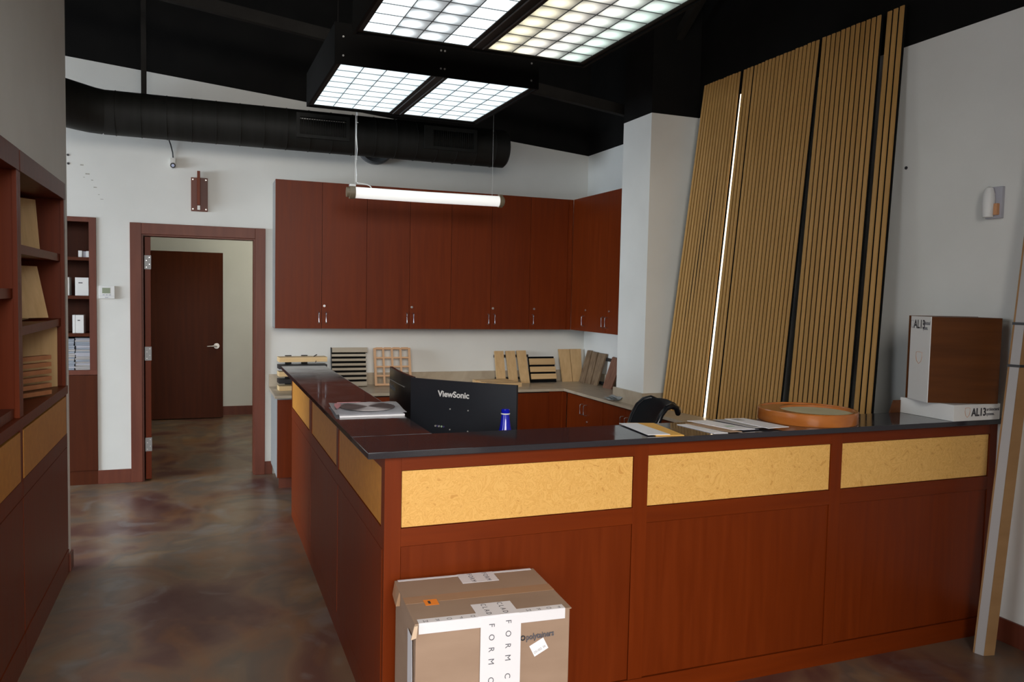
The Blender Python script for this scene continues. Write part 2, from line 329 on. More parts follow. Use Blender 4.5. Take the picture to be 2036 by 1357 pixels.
# front wall with the shop window, side wall with its window and an added opening (all out of view, the light comes through them)
bm = BM()
box(bm, -5, -2.8, -2.6, -2.5, 0, ZCEIL); box(bm, 1.5, XR, -2.6, -2.5, 0, ZCEIL); box(bm, -2.8, 1.5, -2.6, -2.5, 0, 0.6); box(bm, -2.8, 1.5, -2.6, -2.5, 4.15, ZCEIL)
mk('wall_front', bm, 'wall', kind='structure')
bx('wall_light_blocker', (1.80, XR, -2.5, 0.10, 0, ZCEIL), 'wall', kind='structure')  # added unseen wall, keeps window light off the right end of the desk
bm = BM()
box(bm, -5, -4.9, -2.5, -0.6, 0, ZCEIL); box(bm, -5, -4.9, 2.4, 3.8, 0, ZCEIL); box(bm, -5, -4.9, -0.6, 2.4, 0, 0.8); box(bm, -5, -4.9, -0.6, 2.4, 2.7, ZCEIL); box(bm, -5, -4.9, 6.6, YB, 0, ZCEIL); box(bm, -5, -4.9, 3.8, 6.6, 0, 0.4); box(bm, -5, -4.9, 3.8, 6.6, 2.5, ZCEIL)  # the opening nearer the front is added to let light onto the desk side
mk('wall_side', bm, 'wall', kind='structure')
# structural column
XC, YC0, YC1 = 3.155, 5.25, 5.675
bx('wall_column', (XC, XR, YC0, YC1, 0.77, ZPR), 'wall', kind='structure')
bx('wall_column_upper', (XC, XR, YC0, YC1, ZPR, ZCEIL), 'black_paint', kind='structure')
# baseboards
bx('baseboard_back', (-0.80, -0.556, YB-0.014, YB, 0, 0.113), 'cherry_trim', bev=0.003, kind='structure')
bx('baseboard_back_right', (0.496, 0.56, YB-0.014, YB, 0, 0.113), 'cherry_trim', bev=0.003, kind='structure')
bx('baseboard_right', (XR-0.014, XR, 0.1, 2.655, 0, 0.113), 'cherry_trim', bev=0.003, kind='structure')
bm = BM(); box(bm, XL, XL+0.012, 4.955, 5.044, 0, 0.10, bev=0.003); box(bm, -1.1, XL+0.012, 5.032, 5.044, 0, 0.10)
mk('baseboard_left', bm, 'cherry_trim', kind='structure')
# hall behind the doorway
bm = BM(); box(bm, -2.0, 1.9, 10.66, 10.76, 0, 3.0); box(bm, -2.1, -2.0, YB+0.14, 10.76, 0, 3.0); box(bm, 1.8, 1.9, YB+0.14, 10.76, 0, 3.0)
mk('wall_hall', bm, 'wall', kind='structure')
bx('ceiling_hall', (-2.1, 1.9, YB+0.14, 10.76, 3.0, 3.1), 'wall', kind='structure')
bx('baseboard_hall', (-2.0, 1.8, 10.646, 10.66, 0, 0.113), 'cherry_trim', kind='structure')
# doorway casing and jambs
t = root('trim_1', (-0.03, YB, 0), kind='structure')
bm = BM(); box(bm, -0.556, -0.470, YB-0.022, YB, 0, 2.135, bev=0.004); mk('casing', bm, 'cherry_trim', t)
bm = BM(); box(bm, 0.413, 0.497, YB-0.022, YB, 0, 2.135, bev=0.004); mk('casing', bm, 'cherry_trim', t)
bm = BM(); box(bm, -0.470, 0.413, YB-0.0215, YB, 2.045, 2.1345, bev=0.004); mk('casing', bm, 'cherry_trim', t)
bx('jamb', (D0, D0+0.018, YB-0.005, YB+0.15, 0, DH), 'cherry_trim', t)
bx('jamb', (D1-0.018, D1, YB-0.005, YB+0.15, 0, DH), 'cherry_trim', t)
bx('jamb', (D0+0.018, D1-0.018, YB-0.005, YB+0.15, DH-0.018, DH), 'cherry_trim', t)
# open leaf, swung back into the hall
t = root('door_1', (-0.449, YB+0.02, 0), kind='structure', rz=math.radians(6.0))
bx('door_leaf', (0.0, 0.044, 0.0, 0.86, 0.012, 2.026), 'cherry', t, world=False, bev=0.002)
for z in (1.817, 1.063, 0.304):
    h = bx('hinge', (-0.003, 0.047, -0.004, 0.0, z-0.057, z+0.057), 'hinge', t, world=False)
    bm = BM()
    for dz, dx in ((-0.04, .012), (-0.015, .034), (0.015, .012), (0.04, .034)): cyl(bm, (dx, -0.0055, z+dz), (dx, -0.0035, z+dz), 0.004, 8)
    mk('screw', bm, 'chrome', h, world=False, kind='stuff')
bm = BM(); cyl(bm, (0.0, 0.79, 0.93), (-0.008, 0.79, 0.93), 0.03, 16); tube(bm, [(-0.006, 0.79, 0.93), (-0.05, 0.79, 0.93), (-0.056, 0.77, 0.93), (-0.056, 0.68, 0.93)], 0.009, 8); mk('door_handle', bm, 'nickel', t, world=False, smooth=True)
# second door leaf at the hall end
t = root('door_2', (0.225, 10.40, 0), kind='structure')
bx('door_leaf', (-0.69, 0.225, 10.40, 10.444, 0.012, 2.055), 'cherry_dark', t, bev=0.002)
bm = BM(); cyl(bm, (0.15, 10.392, 0.905), (0.15, 10.40, 0.905), 0.034, 20); cyl(bm, (0.15, 10.345, 0.905), (0.15, 10.392, 0.905), 0.013, 12)
tube(bm, [(0.155, 10.345, 0.905), (0.11, 10.343, 0.907), (0.04, 10.345, 0.902)], [0.012, 0.0105, 0.008], 10); mk('door_handle', bm, 'nickel', t, smooth=True)
bx('latch_plate', (0.2248, 0.2268, 10.41, 10.434, 0.85, 0.95), 'nickel', t)

# ------------------------------------------------------------------ reception desk
desk = root('reception_desk', (0.60, 2.70, 0), 'L-shaped cherry wood reception desk with golden burl inset panels', 'desk')
dx0, dy0 = 0.582, 2.658
ZB = 1.044; g0, g1 = 0.786, 0.992; rl = 0.722
bm = BM(); box(bm, dx0+0.02, XR-0.002, dy0+0.02, dy0+0.17, 0, ZB); mk('front_carcass', bm, 'groove', desk)
bm = BM(); box(bm, dx0+0.02, dx0+0.17, dy0+0.17, 5.735, 0, ZB); mk('side_carcass', bm, 'groove', desk)
FP = [(0.641, 1.567), (1.631, 2.552), (2.613, 3.526)]
st = [(dx0, 0.641), (1.567, 1.631), (2.552, 2.613), (3.526, XR-0.002)]
for a, b in st: bx('stile', (a, b, dy0, dy0+0.02, 0.092, ZB), 'cherry', desk, bev=0.0012)
for a, b in FP:
    bx('top_rail', (a, b, dy0, dy0+0.02, g1, ZB), 'cherry_h', desk, bev=0.0012)
    bx('middle_rail', (a, b, dy0, dy0+0.02, rl, g0), 'cherry_h', desk, bev=0.0012)
    bx('inset_panel', (a+0.003, b-0.003, dy0+0.006, dy0+0.02, g0+0.003, g1-0.003), 'burl', desk, label='golden maple burl inset panel')
    bx('front_panel', (a+0.002, b-0.002, dy0+0.005, dy0+0.02, 0.094, rl-0.002), 'cherry', desk)
bx('base_rail', (dx0, XR-0.002, dy0, dy0+0.02, 0, 0.090), 'cherry_h', desk, bev=0.001)
# left side of the desk
Q = [(2.716, 3.656), (3.721, 4.632), (4.743, 5.724)]
Qd = [(2.70, 3.672), (3.680, 4.672), (4.680, 5.735)]
for a, b in Q: bx('side_inset_panel', (dx0+0.0035, dx0+0.02, a, b, g0, g1), 'amber', desk, label='amber maple inset panel')
for a, b in ((dy0+0.02, 2.712), (3.660, 3.717), (4.636, 4.739), (5.728, 5.735)): bx('side_stile', (dx0, dx0+0.02, a, b, rl-0.012, ZB), 'cherry', desk)
for a, b in ((2.712, 3.660), (3.717, 4.636), (4.739, 5.728)):
    bx('side_rail', (dx0, dx0+0.02, a, b, rl-0.012, g0-0.003), 'cherry', desk); bx('side_top_rail', (dx0, dx0+0.02, a, b, g1+0.003, ZB), 'cherry', desk)
for a, b in Qd: bx('side_panel', (dx0+0.001, dx0+0.02, a+0.003, b-0.003, 0.10, rl-0.016), 'cherry', desk, bev=0.0015)
bx('side_base_rail', (dx0+0.002, dx0+0.02, dy0+0.02, 5.735, 0, 0.097), 'cherry', desk)
ct = root('granite_counter', (0.60, 2.70, 1.044), 'polished black granite transaction counter on top of the reception desk', 'counter')
bx('slab', (0.517, XR-0.001, 2.625, 2.935, 1.0445, DZ), 'granite', ct, bev=0.003)
bx('slab', (0.517, 0.828, 2.9356, 5.833, 1.0445, DZ), 'granite', ct, bev=0.003)
# inner work surface with legs panel
ws = root('work_surface', (1.2, 3.3, 0), 'lower inner work surface behind the granite counter, carrying the monitors', 'desk')
bm = BM(); poly_slab(bm, [(dx0+0.172, 2.83), (3.05, 2.83), (3.05, 3.50), (1.60, 3.50), (1.32, 3.92), (1.32, 5.10), (dx0+0.172, 5.10)], 'z', 0.72, 0.75); mk('desk_top', bm, 'stone', ws)
bx('panel', (3.02, 3.05, 2.84, 3.48, 0, 0.72), 'cherry', ws); bx('panel', (dx0+0.19, 1.30, 5.07, 5.10, 0, 0.72), 'cherry', ws)

# ------------------------------------------------------------------ cabinets
def handle(parent, p, axis, out, L=0.092):
    """bow handle, vertical; p = centre on the door face; out = outward unit vector"""
    bm = BM(); o = Vector(out); p = Vector(p); z = Vector((0, 0, 1))
    tube(bm, [p-z*L/2, p-z*L/2+o*0.022, p-z*(L/2-0.008)+o*0.03, p+z*(L/2-0.008)+o*0.03, p+z*L/2+o*0.022, p+z*L/2], 0.0042, 8)
    return mk('handle', bm, 'chrome', parent, smooth=True)
def lock(parent, p, out):
    bm = BM(); p = Vector(p); o = Vector(out); cyl(bm, p, p+o*0.006, 0.0105, 16); cyl(bm, p+o*0.006, p+o*0.008, 0.006, 12)
    return mk('lock', bm, 'chrome', parent, smooth=True)
YU = 6.85; Z0u, Z1u = 1.291, 2.530
UG = 'wall cabinets above the back worktop'
lab = {0: 'leftmost cherry double door wall cabinet, nearest the doorway', 1: 'cherry double door wall cabinet, second from the doorway',
       2: 'cherry double door wall cabinet under the right end of the tube lamp', 3: 'single door cherry wall cabinet on the back wall next to the corner'}
divs = [0.556, 0.938, 1.319, 1.701, 2.083, 2.468, 2.854, 3.240]
units = [((0, 1), (1, 2)), ((2, 3), (3, 4)), ((4, 5), (5, 6)), ((6, 7),)]
for i, u in enumerate(units):
    x0 = divs[u[0][0]]; x1 = divs[u[-1][1]]
    c = root('wall_cabinet', ((x0+x1)/2, YU+0.15, Z0u), lab[i], 'cabinet', UG)
    bm = BM(); box(bm, x0+0.001, x1-0.001, YU+0.021, YB-0.001, Z0u+0.001, Z1u-0.001); mk('body', bm, 'gray_side' if i == 0 else 'groove', c)
    bx('bottom_panel', (x0+0.001, x1-0.001, YU+0.021, YB-0.002, Z0u-0.001, Z0u+0.001), 'cherry', c)
    for k, (a, b) in enumerate(u):
        d = bx('door', (divs[a]+0.0015, divs[b]-0.0015, YU, YU+0.02, Z0u, Z1u), 'cherry', c, bev=0.001)
        left = (k == 0 and len(u) == 2)
        hx = divs[b]-0.026 if left else divs[a]+0.034
        handle(d, (hx, YU, 1.385), 'y', (0, -1, 0))
        if not left: lock(d, (divs[a]+0.022 if len(u) == 2 else divs[a]+0.05, YU, 1.485), (0, -1, 0))
XU = 3.286
c = root('corner_filler', (3.26, YU, Z0u), 'narrow cherry filler strip in the wall cabinet corner', 'filler')
bm = BM(); box(bm, 3.2415, XU-0.001, YU-0.003, YU+0.02, Z0u, Z1u); box(bm, 3.262, XU-0.002, YU-0.012, YU-0.003, Z0u+.001, Z1u-.001); mk('strip', bm, 'cherry', c)
rdiv = [(6.485, 6.836), (6.134, 6.482), (5.783, 6.131)]
c = root('side_wall_cabinet', (3.43, 6.66, Z0u), 'single door cherry cabinet on the right wall beside the corner', 'cabinet')
bx('body', (XU+0.021, XR-0.001, 6.485, YU+0.018, Z0u+0.001, Z1u-0.001), 'groove', c)
d = bx('door', (XU, XU+0.02, *rdiv[0], Z0u, Z1u), 'cherry', c, bev=0.001); handle(d, (XU, 6.552, 1.385), 'x', (-1, 0, 0)); lock(d, (XU, 6.532, 1.485), (-1, 0, 0))
bx('bottom_panel', (XU+0.021, XR-0.002, 6.485, YU+0.018, Z0u-0.001, Z0u+0.001), 'cherry', c)
c = root('side_wall_cabinet', (3.43, 6.13, Z0u), 'double door cherry cabinet on the right wall, half hidden by the column', 'cabinet')
bx('body', (XU+0.021, XR-0.001, 5.781, 6.482, Z0u+0.001, Z1u-0.001), 'groove', c)
for (a, b), hy in ((rdiv[1], 6.165), (rdiv[2], 6.100)):
    d = bx('door', (XU, XU+0.02, a, b, Z0u, Z1u), 'cherry', c, bev=0.001); handle(d, (XU, hy, 1.388), 'x', (-1, 0, 0))
    if hy < 6.12: lock(d, (XU, 6.076, 1.487), (-1, 0, 0))
bx('bottom_panel', (XU+0.021, XR-0.002, 5.781, 6.482, Z0u-0.001, Z0u+0.001), 'cherry', c)
# base cabinets
YF = 6.505; XF = 3.092; zt = 0.744
bdl = ['cherry base cabinet at the left end of the back worktop, nearest the doorway', 'second cherry base cabinet under the back worktop, behind the desk',
       'cherry base cabinet under the back worktop to the right of the monitors']
bunits = [(0.548, 0.92, 1.29), (1.295, 1.67, 2.045), (2.05, 2.482, 2.93)]
for i, (a, m_, b) in enumerate(bunits):
    c = root('base_cabinet', ((a+b)/2, YF+0.3, 0), bdl[i], 'cabinet', 'base cabinets along the back wall')
    bx('body', (a, b-0.001, YF+0.021, YB-0.002, 0.10, zt), 'gray_side' if i == 0 else 'groove', c)
    bx('toe_kick', (a+0.02 if i == 0 else a, b-0.001, YF+0.075, YF+0.09, 0, 0.10), 'cherry_trim', c)
    for k, (p, q) in enumerate(((a, m_), (m_, b))):
        d = bx('door', (p+0.0015, q-0.0015, YF, YF+0.02, 0.10, zt-0.012), 'cherry', c, bev=0.001)
        handle(d, (q-0.032 if k == 0 else p+0.032, YF, 0.625), 'y', (0, -1, 0))
        if k: lock(d, (p+0.02, YF, 0.525), (0, -1, 0))
c = root('base_filler', (3.0, YF, 0), 'narrow cherry filler strip in the base cabinet corner', 'filler')
bm = BM(); box(bm, 2.9305, XF-0.002, YF+0.004, YF+0.024, 0.1, zt-0.004); box(bm, 3.05, XF-0.003, YF-0.030, YF+0.003, 0.1, zt-0.004); mk('strip', bm, 'cherry', c)
sb = [('cherry base cabinet on the right wall with paired handles, near the corner', (6.468, 6.112, 5.775)), ('cherry base cabinet on the right wall below the column', (5.770, 5.40, 5.03)),
      ('cherry base cabinet on the right wall below the slat panels', (5.025, 4.65, 4.28)), ('cherry base cabinet on the right wall nearest the desk front', (4.275, 3.90, 3.52))]
for i, (lb, (a, m_, b)) in enumerate(sb):
    c = root('side_base_cabinet', (XF+0.24, (a+b)/2, 0), lb, 'cabinet', 'base cabinets along the right wall')
    bx('body', (XF+0.021, XR-0.002, b, a-0.001, 0.10, zt), 'groove', c)
    bx('toe_kick', (XF+0.075, XF+0.09, b, a-0.001, 0, 0.10), 'cherry_trim', c)
    for k, (p, q) in enumerate(((m_, a), (b, m_))):
        d = bx('door', (XF, XF+0.02, p+0.0015, q-0.0015, 0.10, zt-0.012), 'cherry', c, bev=0.001)
        handle(d, (XF, p+0.035 if k == 0 else q-0.035, 0.625), 'x', (-1, 0, 0))
        if k: lock(d, (XF, q-0.05, 0.525), (-1, 0, 0))
# worktop
wt = root('stone_worktop', (1.8, 6.8, 0.745), 'beige stone worktop running along the back and right walls', 'worktop')
bx('back_slab', (0.529, XR-0.001, 6.484, YB-0.001, 0.7455, 0.769), 'stone', wt, bev=0.002)
bm = BM(); box(bm, 3.064, XR-0.001, 2.96, 5.225, 0.7455, 0.769, bev=0.002); box(bm, 3.064, XC-0.021, 5.225, 5.70, 0.7455, 0.769); box(bm, 3.064, XR-0.001, 5.70, 6.4835, 0.7455, 0.769)
mk('side_slab', bm, 'stone', wt)
bx('backsplash', (0.529, XR-0.022, YB-0.020, YB-0.001, 0.7695, 0.878), 'stone', wt, bev=0.0015)
bx('side_splash', (XR-0.020, XR-0.001, 5.70, YB-0.001, 0.7695, 0.876), 'stone', wt, bev=0.0015)
bm = BM(); box(bm, XC-0.020, XC-0.0005, 5.230, YC1+0.02, 0.7455, 0.876, bev=0.001); box(bm, XC-0.0005, XR-0.001, 5.230, 5.2495, 0.7455, 0.876); box(bm, XC-0.0005, XR-0.001, YC1+0.0005, YC1+0.02, 0.7455, 0.876)
mk('column_splash', bm, 'stone', wt)

# ------------------------------------------------------------------ left built-in shelving
XS = -1.05
cp = root('shelf_countertop_rail', (XL-0.1, 4.0, 1.0), 'dark cherry ledge between the left open shelves and the drawer fronts', 'ledge')
bx('ledge', (XS, XL+0.006, 2.625, 4.955, 1.012, 1.057), 'cherry_h', cp, bev=0.002)
bays = [(3.815, 4.955), (2.65, 3.79)]
bl = ['built-in cherry shelving bay holding wood samples, nearest the wall end', 'nearer built-in cherry shelving bay at the left edge']
bays_root = []
for i, (a, b) in enumerate(bays):
    c = root('built_in_shelving', (XL-0.15, (a+b)/2, 1.057), bl[i], 'shelving'); bays_root.append(c)
    bx('back_panel', (XS-0.012, XS, a, b, 1.058, 2.165), 'cherry', c)
    bx('side_panel', (XS, XL-0.018, b-0.022, b, 1.058, 2.080), 'cherry', c); bx('side_panel', (XS, XL-0.002, a, a+0.022, 1.058, 2.080), 'cherry', c)
    bx('stile', (XL-0.018, XL, b-0.035, b, 1.058, 2.080), 'cherry', c, bev=0.001)
    bx('head_rail', (XS, XL+0.004, a-0.002, b+0.001, 2.080, 2.167), 'cherry_trim', c)
    hs = (1.763, 1.410) if i == 0 else (1.574,)
    for z in hs: bx('shelf', (XS, XL-0.022, a+0.022, b-0.023, z-0.02, z+0.02), 'cherry_h', c, bev=0.001)
bx('divider', (XS, XL, 3.7905, 3.8145, 1.058, 2.080), 'cherry', bays_root[0], bev=0.001)
lowers = [(3.815, 4.955), (2.65, 3.79), (2.05, 2.63)]
ll = ['cherry base unit with amber drawer front below the far left shelves', 'cherry base unit with amber drawer front at the left edge', 'nearest cherry base unit on the left wall, outside the shelves in view']
for i, (a, b) in enumerate(lowers[:2]):
    c = root('shelf_base_unit', (XL-0.15, (a+b)/2, 0), ll[i], 'cabinet')
    bx('body', (XS, XL-0.018, a-0.012, b, 0.0, 1.0115), 'groove', c)
    bx('drawer_front', (XL-0.0175, XL+0.001, a, b-0.035, 0.792, 0.999), 'amber', c, bev=0.001, label='amber maple drawer front')
    bx('rail', (XL-0.0175, XL, a-0.018, b, 0.716, 0.789), 'cherry', c); bx('stile', (XL-0.0175, XL-0.001, a-0.022, a-0.003, 0.789, 1.0115), 'cherry', c)
    bx('end_stile', (XL-0.0175, XL-0.001, b-0.032, b, 0.789, 1.0115), 'cherry', c)
    bx('door', (XL-0.0175, XL, a-0.012, b, 0.136, 0.712), 'cherry', c, bev=0.0015)
    bx('base_rail', (XL-0.0175, XL+0.003, a-0.022, b, 0.0, 0.132), 'cherry_h', c)
# wood samples standing in the left shelves
def slab(name, p0, u, v, w, lab, cat, mat, group=None, base=None, parent=None):
    bm = BM(); p0, u, v, w = map(Vector, (p0, u, v, w)); hexa(bm, [p0, p0+u, p0+u+w, p0+w, p0+v, p0+u+v, p0+u+v+w, p0+w+v])
    if parent is not None: return mk(name, bm, mat, parent)
    return mk(name, bm, mat, None, label=lab, cat=cat, group=group, origin=tuple(p0))
slab('board_sample', (-1.02, 4.46, 1.784), (0.215, 0.29, 0), (-0.022, 0.02, 0.270), (0.012, -0.008, 0), 'honey oak board sample leaning on the upper left shelf', 'board', 'oak')
slab('board_sample', (-1.03, 4.08, 1.784), (0.05, 0.16, 0), (-0.005, 0.01, 0.22), (0.012, -0.006, 0), 'narrow dark edged board behind the board on the upper left shelf', 'board', 'carton')
slab('board_sample', (-0.99, 4.36, 1.4445), (0.235, 0.28, 0), (-0.055, 0.04, 0.262), (0.014, -0.010, 0), 'light oak board leaning on the middle left shelf', 'board', 'oak')
slab('board_sample', (-1.02, 3.90, 1.4305), (0.16, 0.0, 0), (0, 0.90, 0.0), (0, 0, 0.012), 'flat pale board lying on the middle left shelf', 'board', 'oak_h')
slab('board_sample', (-0.915, 4.80, 1.058), (0.165, 0.118, 0), (0, 0.006, 0.325), (0.004, -0.010, 0), 'tall oak board standing behind the slatted sample, lower left shelf', 'board', 'oak')
slab('board_sample', (-1.04, 4.35, 1.058), (0.085, 0.40, 0), (0, 0, 0.31), (0.012, -0.004, 0), 'wide oak board at the back of the lower left shelf', 'board', 'oak')
sl = root('slat_sample', (-0.90, 4.4, 1.058), 'reddish cedar slatted louvre sample on the lower left shelf', 'sample')
for k in range(6):
    z = 1.066+k*0.035; bm = BM(); p0 = Vector((-0.985, 4.12, z)); u = Vector((0.245, 0.40, 0)); w = Vector((0.03, -0.018, 0))
    hexa(bm, [p0, p0+u, p0+u+w, p0+w] + [q+Vector((0, 0, 0.021)) for q in (p0, p0+u, p0+u+w, p0+w)]); mk('slat', bm, 'bundle', sl)
bm = BM(); p = Vector((-0.985, 4.12, 1.058))+Vector((0.205, 0.345, 0))*0.55+Vector((-0.02, 0.012, 0)); box(bm, p.x-0.014, p.x+0.012, p.y-0.014, p.y+0.012, 1.058, 1.35); mk('rail', bm, 'black', sl)
slab('tray_box', (-1.03, 3.45, 1.058), (0.30, 0, 0), (0, 0.30, 0), (0, 0, 0.04), 'dark flat box lying on the nearer left ledge', 'box', 'cherry_trim')

# ------------------------------------------------------------------ built-in bookcase in the back wall
bk = root('built_in_bookcase', (-1.0, YB+0.1, 0), 'tall narrow cherry bookcase recessed in the back wall left of the doorway', 'bookcase')
bx('back_panel', (-1.30, -0.80, YB+0.33, YB+0.345, 0, 2.16), 'cherry_dark', bk); bx('side_panel', (-0.822, -0.8005, YB-0.004, YB+0.33, 0.9345, 2.1595), 'cherry_dark', bk)
bx('side_panel', (-1.2995, -1.278, YB-0.004, YB+0.33, 0.9345, 2.1595), 'cherry_dark', bk)
bx('frame_stile', (-0.852, -0.801, YB-0.012, YB-0.0045, 0.9345, 2.1595), 'cherry_trim', bk); bx('frame_head', (-1.2995, -0.8525, YB-0.012, YB-0.0045, 2.122, 2.1595), 'cherry_trim', bk)
bx('top_panel', (-1.277, -0.823, YB-0.004, YB+0.33, 2.13, 2.159), 'cherry_dark', bk)
for z in (1.828, 1.520, 1.218): bx('shelf', (-1.277, -0.823, YB-0.002, YB+0.329, z-0.013, z+0.013), 'cherry_dark', bk)
bx('bottom_shelf', (-1.2995, -0.8, YB-0.012, YB+0.329, 0.897, 0.934), 'cherry_trim', bk)
bx('cupboard_door', (-1.2995, -0.8, YB-0.014, YB+0.32, 0.118, 0.893), 'cherry_dark', bk, bev=0.001); bx('plinth', (-1.2995, -0.8, YB-0.002, YB+0.3, 0, 0.116), 'cherry_dark', bk)
def small_box(x0, x1, y, z, h, lb, mat='white', d=0.12, slot=True, nm='file_box'):
    t = root(nm, ((x0+x1)/2, y, z), lb, 'box'); bx('case', (x0, x1, y, y+d, z, z+h), mat, t, bev=0.002)
    if slot: bx('slot', (x0+(x1-x0)*0.25, x0+(x1-x0)*0.55, y-0.001, y+0.001, z+h*0.68, z+h*0.73), 'ink', t)
    return t
def pxs(px): return -1.011+(px-134)*0.00358
small_box(pxs(156), pxs(163.5), YB+0.03, 1.8415, 0.052, 'small white box on the top bookcase shelf, left one', slot=False)
small_box(pxs(164), pxs(171), YB+0.04, 1.8415, 0.048, 'small grey box between two white ones on the top bookcase shelf', 'paper_grey', slot=False)
small_box(pxs(171.5), pxs(181), YB+0.03, 1.8415, 0.050, 'small white box on the top bookcase shelf, right one', slot=False)
small_box(pxs(149), pxs(176), YB+0.03, 1.5335, 0.145, 'white file box with a black slot on the second bookcase shelf')
small_box(-1.10, pxs(137.5), YB+0.03, 1.5335, 0.145, 'cream file box half hidden by the left wall end, second bookcase shelf', 'offwhite', slot=False)
small_box(pxs(143), pxs(148.5), YB+0.03, 1.2315, 0.146, 'slim white file box on the third bookcase shelf', slot=False)
small_box(pxs(149), pxs(165.5), YB+0.03, 1.2315, 0.146, 'white file box with slot beside the slim one, third bookcase shelf')
random.seed(3)
def magstack(x0, x1, n, lb):
    t = root('magazine_stack', ((x0+x1)/2, YB+0.05, 0.9345), lb, 'magazines'); z = 0.9345
    for i in range(n):
        h = random.uniform(0.010, 0.018)
        if z+h > 1.195: break
        dx = random.uniform(-0.004, 0.004); bx('magazine', (x0+dx, x1+dx, YB+0.03+random.uniform(0, 0.01), YB+0.27, z, z+h-0.0015), random.choice(['mag', 'paper_grey', 'mag', 'foil']), t); z += h
magstack(pxs(148), pxs(182.5), 22, 'tall stack of grey blue magazines on the lowest bookcase shelf, right stack')
magstack(-1.13, pxs(146), 22, 'stack of magazines on the lowest bookcase shelf, cut off by the wall end')

# ------------------------------------------------------------------ things on the back wall
th = root('thermostat', (-0.725, YB, 1.515), 'white digital thermostat on the wall beside the doorway', 'thermostat')
bx('body', (-0.785, -0.668, YB-0.025, YB-0.0005, 1.513, 1.616), 'white', th, bev=0.004); bx('screen', (-0.758, -0.700, YB-0.0262, YB-0.024, 1.556, 1.600), 'screen', th)
for k in range(3): bx('button', (-0.755+k*0.022, -0.740+k*0.022, YB-0.0265, YB-0.024, 1.540, 1.547), 'paper_grey', th)
bx('cover_line', (-0.784, -0.669, YB-0.0257, YB-0.024, 1.534, 1.5355), 'paper_grey', th)
bx('badge', (-0.738, -0.715, YB-0.0262, YB-0.024, 1.520, 1.526), 'paper_grey', th)
wc = root('security_camera', (-0.232, YB, 2.60), 'small white wall camera hanging on a black cable below the duct', 'camera')
bm = BM(); box(bm, -0.252, -0.210, YB-0.045, YB-0.001, 2.612, 2.675, bev=0.006); cyl(bm, (-0.231, YB-0.005, 2.618), (-0.231, YB-0.05, 2.612), 0.022, 20); mk('body', bm, 'offwhite', wc, smooth=True)
bm = BM(); cyl(bm, (-0.231, YB-0.0495, 2.612), (-0.231, YB-0.057, 2.610), 0.021, 20); mk('lens_ring', bm, 'black_gloss', wc, smooth=True)
bm = BM(); cyl(bm, (-0.231, YB-0.0565, 2.610), (-0.231, YB-0.060, 2.609), 0.012, 16); mk('lens', bm, 'lens', wc)
bm = BM(); tube(bm, [(-0.231, YB-0.012, 2.673), (-0.234, YB-0.014, 2.72), (-0.248, YB-0.03, 2.78), (-0.27, YB-0.06, 2.84)], 0.005, 8); mk('cable', bm, 'black', wc, smooth=True)
sc = root('wall_sconce', (-0.03, YB, 2.245), 'cherry wall plaque with projecting fin above the doorway', 'sconce')
bx('back_plate', (-0.095, 0.034, YB-0.016, YB-0.0005, 2.252, 2.530), 'cherry_trim', sc, bev=0.002)
bx('fin', (-0.047, -0.024, YB-0.075, YB-0.016, 2.30, 2.579), 'cherry', sc, bev=0.002)
bx('bracket', (-0.046, -0.025, YB-0.05, YB-0.016, 2.262, 2.298), 'galv', sc)
for x, z in ((-0.081, 2.513), (0.020, 2.513), (-0.081, 2.270), (0.020, 2.270)):
    bm = BM(); cyl(bm, (x, YB-0.0165, z), (x, YB-0.019, z), 0.0055, 10); mk('screw', bm, 'nickel', sc)
for (x, z, lb) in ((-0.993, 2.640, 'upper black wall anchor hole beside the left wall end'), (-0.991, 2.573, 'lower black wall anchor hole beside the left wall end')):
    bm = BM(); cyl(bm, (x, YB-0.004, z), (x, YB-0.0002, z), 0.009, 10); mk('wall_anchor', bm, 'ink', label=lb, cat='anchor', origin=(x, YB, z))
bm = BM(); cyl(bm, (XR-0.004, 3.272, 2.350), (XR-0.0002, 3.272, 2.350), 0.009, 10); mk('wall_anchor', bm, 'ink', label='dark wall anchor hole on the right wall beside the slat panels', cat='anchor', origin=(XR, 3.272, 2.35))
bm = BM()
random.seed(11)
scuff = [((166, 326), 8, 4), ((177, 343), 10, 4), ((170, 350), 3, 2), ((186, 355), 5, 3), ((192, 369), 8, 3), ((199, 383), 4, 2), ((205, 392), 7, 2)]
for (px_, py_), w_, h_ in scuff:
    x = -1.011+(px_-134)*0.00358; z = 2.577-(py_-324)*0.00395
    box(bm, x-w_*0.0015, x+w_*0.0015, YB-0.0008, YB-0.0001, z-h_*0.0012, z+h_*0.0012)
mk('wall_patch_marks', bm, noisy('putty_marks', (0.36, 0.34, 0.28), (0.50, 0.49, 0.44), ns=60, rough=0.8), label='scattered small putty marks on the back wall left of the camera', cat='wall marks', kind='stuff')
# air freshener on the right wall
af = root('air_freshener', (XR, 2.73, 2.03), 'white oval air freshener dispenser on the right wall', 'air freshener')
bx('back_plate', (XR-0.02, XR-0.0005, 2.690, 2.772, 2.030, 2.182), 'paper_grey', af, bev=0.003)
bm = BM()
lathe(bm, [(0.0005, -0.073), (0.024, -0.072), (0.028, -0.05), (0.030, 0.0), (0.027, 0.04), (0.018, 0.068), (0.0005, 0.076)], 20, (0, 0, 0))
for v in bm.verts: v.co = Vector((XR-0.036+v.co.x*0.95, 2.745+v.co.y*0.95, 2.108+v.co.z))
mk('cover', bm, 'white', af, smooth=True)
bx('refill', (XR-0.038, XR-0.019, 2.699, 2.718, 2.045, 2.10), 'orange_ink', af, bev=0.003)

